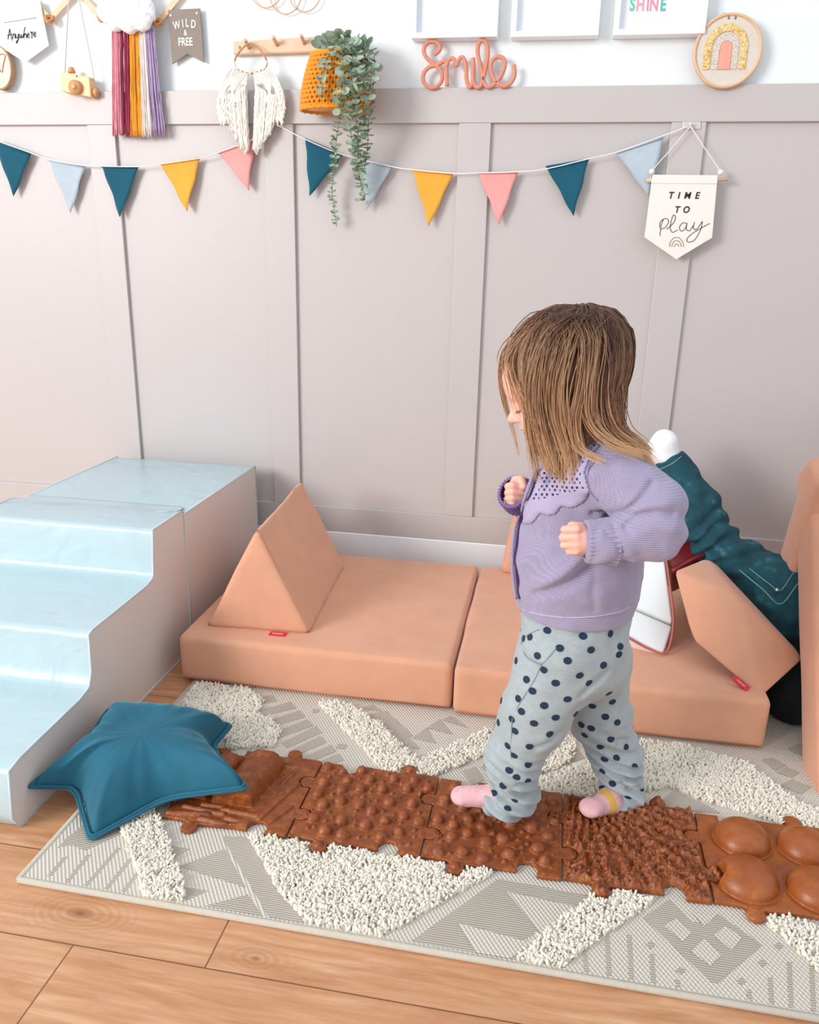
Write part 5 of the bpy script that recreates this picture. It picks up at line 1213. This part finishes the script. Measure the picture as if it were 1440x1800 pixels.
# cloud and wool hanging
e = empty('wool_cloud_hanging', at(230, 40, -.02)); tag(e, 'fluffy white cloud with hanging pink, burgundy, mustard, cream and lilac wool', 'wall hanging')
def cloud_fn(p):
    d = None
    for (x, y, r, dy) in ((188, 22, .026, 0), (205, 38, .024, -.01), (228, 40, .026, -.012), (250, 36, .026, -.01), (256, 14, .024, 0), (232, 12, .030, -.012), (206, 6, .028, -.006), (190, 2, .024, 0), (240, -10, .030, 0), (215, -16, .030, 0), (262, 26, .018, 0)):
        c = ell(p, at(x, y, -.026+dy), (r, r*.8, r)); d = c if d is None else smin(d, c, .005)
    return d+.0018*vnoise(p*np.array([110, 110, 110]))+.001*vnoise(p*260)
V, F = sdf_mesh(cloud_fn, at(225, 5, -.03)-np.array([.11, .05, .10]), at(225, 5, -.03)+np.array([.11, .05, .10]), .0024)
mesh_from(V, F, 'cloud', pm('white_wool', '#f6f7f8', .95, .01, 60, 260, .001, sheen=.4), e)
for (c_, x0, x1, b0, b1, nm, yo_) in (('#e698a6', 196, 211, 197, 215, 'pink', 236), ('#98294b', 211, 228, 214, 232, 'burgundy', 237), ('#efa42f', 228, 246, 231, 254, 'mustard', 238), ('#e7dcd3', 244, 256, 250, 268, 'cream', 237), ('#b39bbf', 254, 271, 266, 290, 'lilac', 237)):
    m = MB()
    for k_ in range(38):
        u = rng.random(); q_ = rng.random(); P_ = spline([at(x0+(x1-x0)*u, 48, -.018-.008*q_), at(x0+(x1-x0)*u*.9+(b0-x0)*.5+(b1-b0-(x1-x0))*u*.5, 140, -.012-.012*q_+rng.normal(0, .001)), at(b0+(b1-b0)*u+rng.normal(0, .6), yo_+rng.normal(0, 2.2), -.012-.010*q_)], 6)
        P_[1:-1, 0] += rng.normal(0, .0006, len(P_)-2); m.tube(P_, .0014, 5)
    to = m.build('wool_tassel', pm('wool_'+nm, c_, .95, .08, 60, 400, .0006, sheen=.3), e); to['label'] = nm+' wool tassel'

# rattan loops at the top
e = empty('rattan_loops', at(500, 20, 0)); tag(e, 'thin rattan loops hanging at the top edge above the peg rail', 'wall decoration')
for cx, cy, r in ((468, -20, 30), (502, -8, 29), (536, -12, 29), (505, -50, 30)):
    c = at(cx, cy, .006); m = MB(); m.tube([c+np.array([r*KP*math.cos(t), .002*math.sin(2*t), r*KP*math.sin(t)]) for t in np.linspace(0, 2*PI, 49)[:-1]], .0018, 7, closed=True); m.build('loop', pm('rattan', '#d9ae8c', .5, .06, 50), e)

# peg rail
e = empty('peg_rail', at(490, 85, 0)); tag(e, 'pale wooden peg rail behind the macrame wings and the trailing plant', 'peg rail')
slabw('board', [(412, 74), (590, 63), (590, 92), (412, 98)], .007, .018, peg_wood, e, .004)
for x, y in ((438, 84), (487, 79), (535, 76), (583, 73)):
    a = at(x, y, -.002); m = MB(); m.tube(spline([a, a+np.array([0, -.025, .010]), a+np.array([0, -.030, .012])], 3), [.0048]*6+[.0042], 12); pg_ = m.build('peg', peg_wood, e)
m = MB(); m.ball(at(421, 83, -.003), (.0032, .001, .0032)); m.build('screw', pm('screw_metal', '#7e7e80', .4, metal=.8), e)

# macrame wings
e = empty('macrame_wings', at(440, 120, -.02)); tag(e, 'cream macrame angel wings hanging from a wooden ring on the peg rail', 'wall hanging')
ring_px = [(440, 76), (420, 92), (412, 110), (417, 122), (440, 129), (463, 122), (469, 110), (461, 92)]
m = MB(); m.tube(spline(W(ring_px, -.026), 6, True), .0026, 8, closed=True); rg_ = m.build('ring', pm('ring_wood', '#b98a5e', .5, .1, 60), e)
for s_i, sg in enumerate((-1, 1)):
    m = MB(); cx = 440 if sg < 0 else 443
    def mx(dx): return cx+sg*dx
    # swooping cords from the centre to the tips
    for k_ in range(9):
        t = k_/8; P_ = [(mx(3+2*t), 128+t*22), (mx(18+6*t), 130+t*16), (mx(36+6*t), 136+t*20), (mx(50+5*t-8*t*t), 150+t*30)]
        m.tube(spline(W(P_, -.026-.002*(k_ % 2)), 6), .0024, 6)
    for k_ in range(7):
        t = k_/6; P_ = [(mx(28-23*t*.9), 122+t*6), (mx(34-10*t), 140+t*12), (mx(30+4*t), 165+t*6), (mx(14+18*t), 178+t*4)]; m.tube(spline(W(P_, -.029), 6), .0021, 6)
    # fringe
    for k_ in range(120):
        u = k_/119; dx = 5+u*52; ytop = 150+8*math.sin(u*PI)+(22*u*u); ybot = 272-2-(u**1.7)*92+rng.normal(0, 4)
        if u < .12: ybot = 262+u*60
        n_ = 12; ys = np.linspace(ytop, ybot, n_); ph = rng.random()*6; yy_ = -.020-.010*rng.random()
        P_ = [at(mx(dx-(y-ytop)*.10*u+(.9*math.sin(y*.33+ph)) -(y-150)*.04+2), y, yy_+.0012*math.sin(y*.5+ph)) for y in ys]
        m.tube(P_, [.0021]*(n_-1)+[.0026], 5)
    for k_ in range(70):
        u = (k_ % 35)/34; dx = 40+16*math.sin(u*PI*.8)-6*(k_//35); y = 126+u*84; P_ = [at(mx(dx-8), y-6, -.026), at(mx(dx), y+2, -.028), at(mx(dx+2+rng.normal(0, 1)), y+12, -.026)]; m.tube(spline(P_, 3), .0020, 5)
    wg_ = m.build('wing', cord_m, e)
m = MB()
for k_ in range(13):
    t = k_/12; a = spline(W(ring_px[2:7], -.026), 12); p = a[int(t*(len(a)-1))]; m.ball(p, (.0035, .0045, .0045), n=8, m=6)
m.build('knot_row', cord_m, rg_)

# crochet basket
e = empty('crochet_basket', at(588, 190, -.09)); tag(e, 'mustard yellow crochet basket hanging from the peg rail, holding a trailing plant', 'basket')
mus_c = pm('mustard_yarn', '#e8941c', .9, .07, 80, 300, .0008, sheen=.2)
bc = at(588, 193, -.062); bt = at(594, 96, -.056); RB, RT2 = .086, .066; rows = 12
m = MB(); prof = []
for i in range(rows*2+1):
    t = i/(rows*2); prof.append((RB+(RT2-RB)*t**1.4+.004*math.sin(t*PI)-.004, t))
V = []; F = []; n_ = 40
for (r_, t) in prof:
    for j in range(n_): a = 2*PI*j/n_; c = bc*(1-t)+bt*t; V.append(c+np.array([math.cos(a)*r_, math.sin(a)*r_*.62, 0]))
for i in range(len(prof)-1):
    for j in range(n_): F.append((i*n_+j, i*n_+(j+1) % n_, (i+1)*n_+(j+1) % n_, (i+1)*n_+j))
F.append(tuple(range(n_-1, -1, -1))); m.add(V, F)
for i in range(rows):
    t = (i+.5)/rows; r_ = RB+(RT2-RB)*t**1.4+.004*math.sin(t*PI); c = bc*(1-t)+bt*t; ns = 34
    for j in range(ns):
        for sg in (-1, 1):
            a = 2*PI*(j+.5*(i % 2)+sg*.22)/ns; p = c+np.array([math.cos(a)*r_, math.sin(a)*r_*.62, 0])
            t1 = np.array([-math.sin(a), math.cos(a)*.62, 0]); q_ = (t1*sg*.0033+np.array([0, 0, .0052])); m.tube([p-q_, p-q_*.3+.001*np.array([math.cos(a), math.sin(a), 0]), p+q_*.4+.001*np.array([math.cos(a), math.sin(a), 0]), p+q_], [.0026, .0042, .0042, .0022], 6)
a_ = np.linspace(0, 2*PI, 61)[:-1]
for z_, rr in ((0, RB+.001), (1, RT2+.001)):
    c = bc*(1-z_)+bt*z_; m.tube([c+np.array([math.cos(a)*rr, math.sin(a)*rr*.62, .0015*math.sin(a*24)]) for a in a_], .0046, 7, closed=True)
m.build('woven_body', mus_c, e)
m = MB(); m.tube(spline([bt+[-.02, .038, 0], bt+[-.012, .036, .022], at(583, 71, -.014), bt+[.006, .036, .022], bt+[.012, .038, 0]], 6), .0035, 8); m.build('hanging_loop', mus_c, e)

# trailing plant
pl = empty('trailing_plant', bt); tag(pl, 'grey-green eucalyptus plant trailing from the mustard basket down over the bunting', 'plant')
lf = pm('leaf_green', '#84987f', .55, .16, 25, col2='#b4c2ab'); lf2 = pm('stem_green', '#8aa07a', .6)
def leaf(m, c, d, n, r):
    d = d/np.linalg.norm(d); n = n-d*(n@d); n /= np.linalg.norm(n)+1e-9; s = np.cross(d, n); V = [c]; K_ = 10
    for rr in (.55, 1.0):
        for j in range(K_):
            a = 2*PI*j/K_; V.append(c+d*r*(1+math.cos(a)*rr)*1.0-d*r*0+s*math.sin(a)*rr*r*.86+n*(.22*r*rr*rr))
    V[0] = c+d*r
    F = [(0, 1+j, 1+(j+1) % K_) for j in range(K_)]+[(1+j, 1+K_+j, 1+K_+(j+1) % K_, 1+(j+1) % K_) for j in range(K_)]
    m.add(V, F)
stems = [([(612, 85, -.11), (622, 130, -.155), (603, 185, -.165), (592, 240, -.12), (588, 290, -.06), (584, 340, -.035), (592, 398, -.03)], .0125, .0060), ([(625, 80, -.09), (652, 118, -.13), (646, 180, -.15), (632, 250, -.10), (630, 300, -.06), (642, 345, -.045), (632, 352, -.04)], .0120, .0085),
         ([(620, 76, -.12), (636, 140, -.16), (614, 200, -.165), (620, 250, -.12), (636, 330, -.06)], .0125, .0085), ([(600, 86, -.12), (604, 130, -.165), (598, 195, -.17)], .0130, .0120), ([(588, 84, -.12), (572, 110, -.155), (566, 145, -.165), (566, 172, -.165)], .0100, .0075),
         ([(636, 84, -.08), (658, 100, -.10), (655, 160, -.12), (648, 215, -.11), (646, 262, -.08), (638, 312, -.06)], .0115, .0075), ([(614, 76, -.12), (628, 110, -.15), (622, 165, -.17), (634, 215, -.14)], .0125, .0105), ([(606, 80, -.10), (640, 92, -.12), (640, 150, -.15), (626, 195, -.16), (630, 240, -.13), (628, 290, -.08)], .0115, .0085)]
st_list = []
for P_, r0, r1 in stems:
    S_ = spline([at(q_[0], q_[1], q_[2]*.80) for q_ in P_], 10); L_ = np.concatenate([[0], np.cumsum(np.linalg.norm(np.diff(S_, axis=0), axis=1))]); m = MB(); m.tube(S_, .0011, 6); so_ = m.build('stem', lf2, pl)
    m = MB(); s0 = .0; k_ = 0
    while s0 < L_[-1]:
        u = s0/L_[-1]; r = (r0*(1-u)+r1*u)*rng.uniform(.85, 1.12); c = np.array([np.interp(s0, L_, S_[:, i]) for i in range(3)]); 
        for sg in (0, 1):
            a = k_*1.3+sg*PI+rng.normal(0, .25); d = np.array([math.cos(a), -abs(math.sin(a))*.8+.1, rng.uniform(-.25, .35)]); leaf(m, c, d, np.array([rng.normal(0, .45), -.7+rng.normal(0, .3), .7+rng.normal(0, .3)]), r)
        s0 += r*1.35; k_ += 1
    o = m.build('foliage', lf, so_)
m = MB()
for k_ in range(70):
    a = rng.uniform(0, 2*PI); r = math.sqrt(rng.random())*.062; c = bt+np.array([.016+r*math.cos(a), -.005+r*math.sin(a)*.8, .018+rng.uniform(-.012, .030)*(1-r/.08)]); d = np.array([math.cos(a), math.sin(a)-.4, .5]); c[1] *= .95; leaf(m, c, d, np.array([math.cos(a)*.4+rng.normal(0, .3), -.8, .6]), rng.uniform(.010, .0145))
m.build('crown_foliage', lf, pl)
print('script bytes ok')
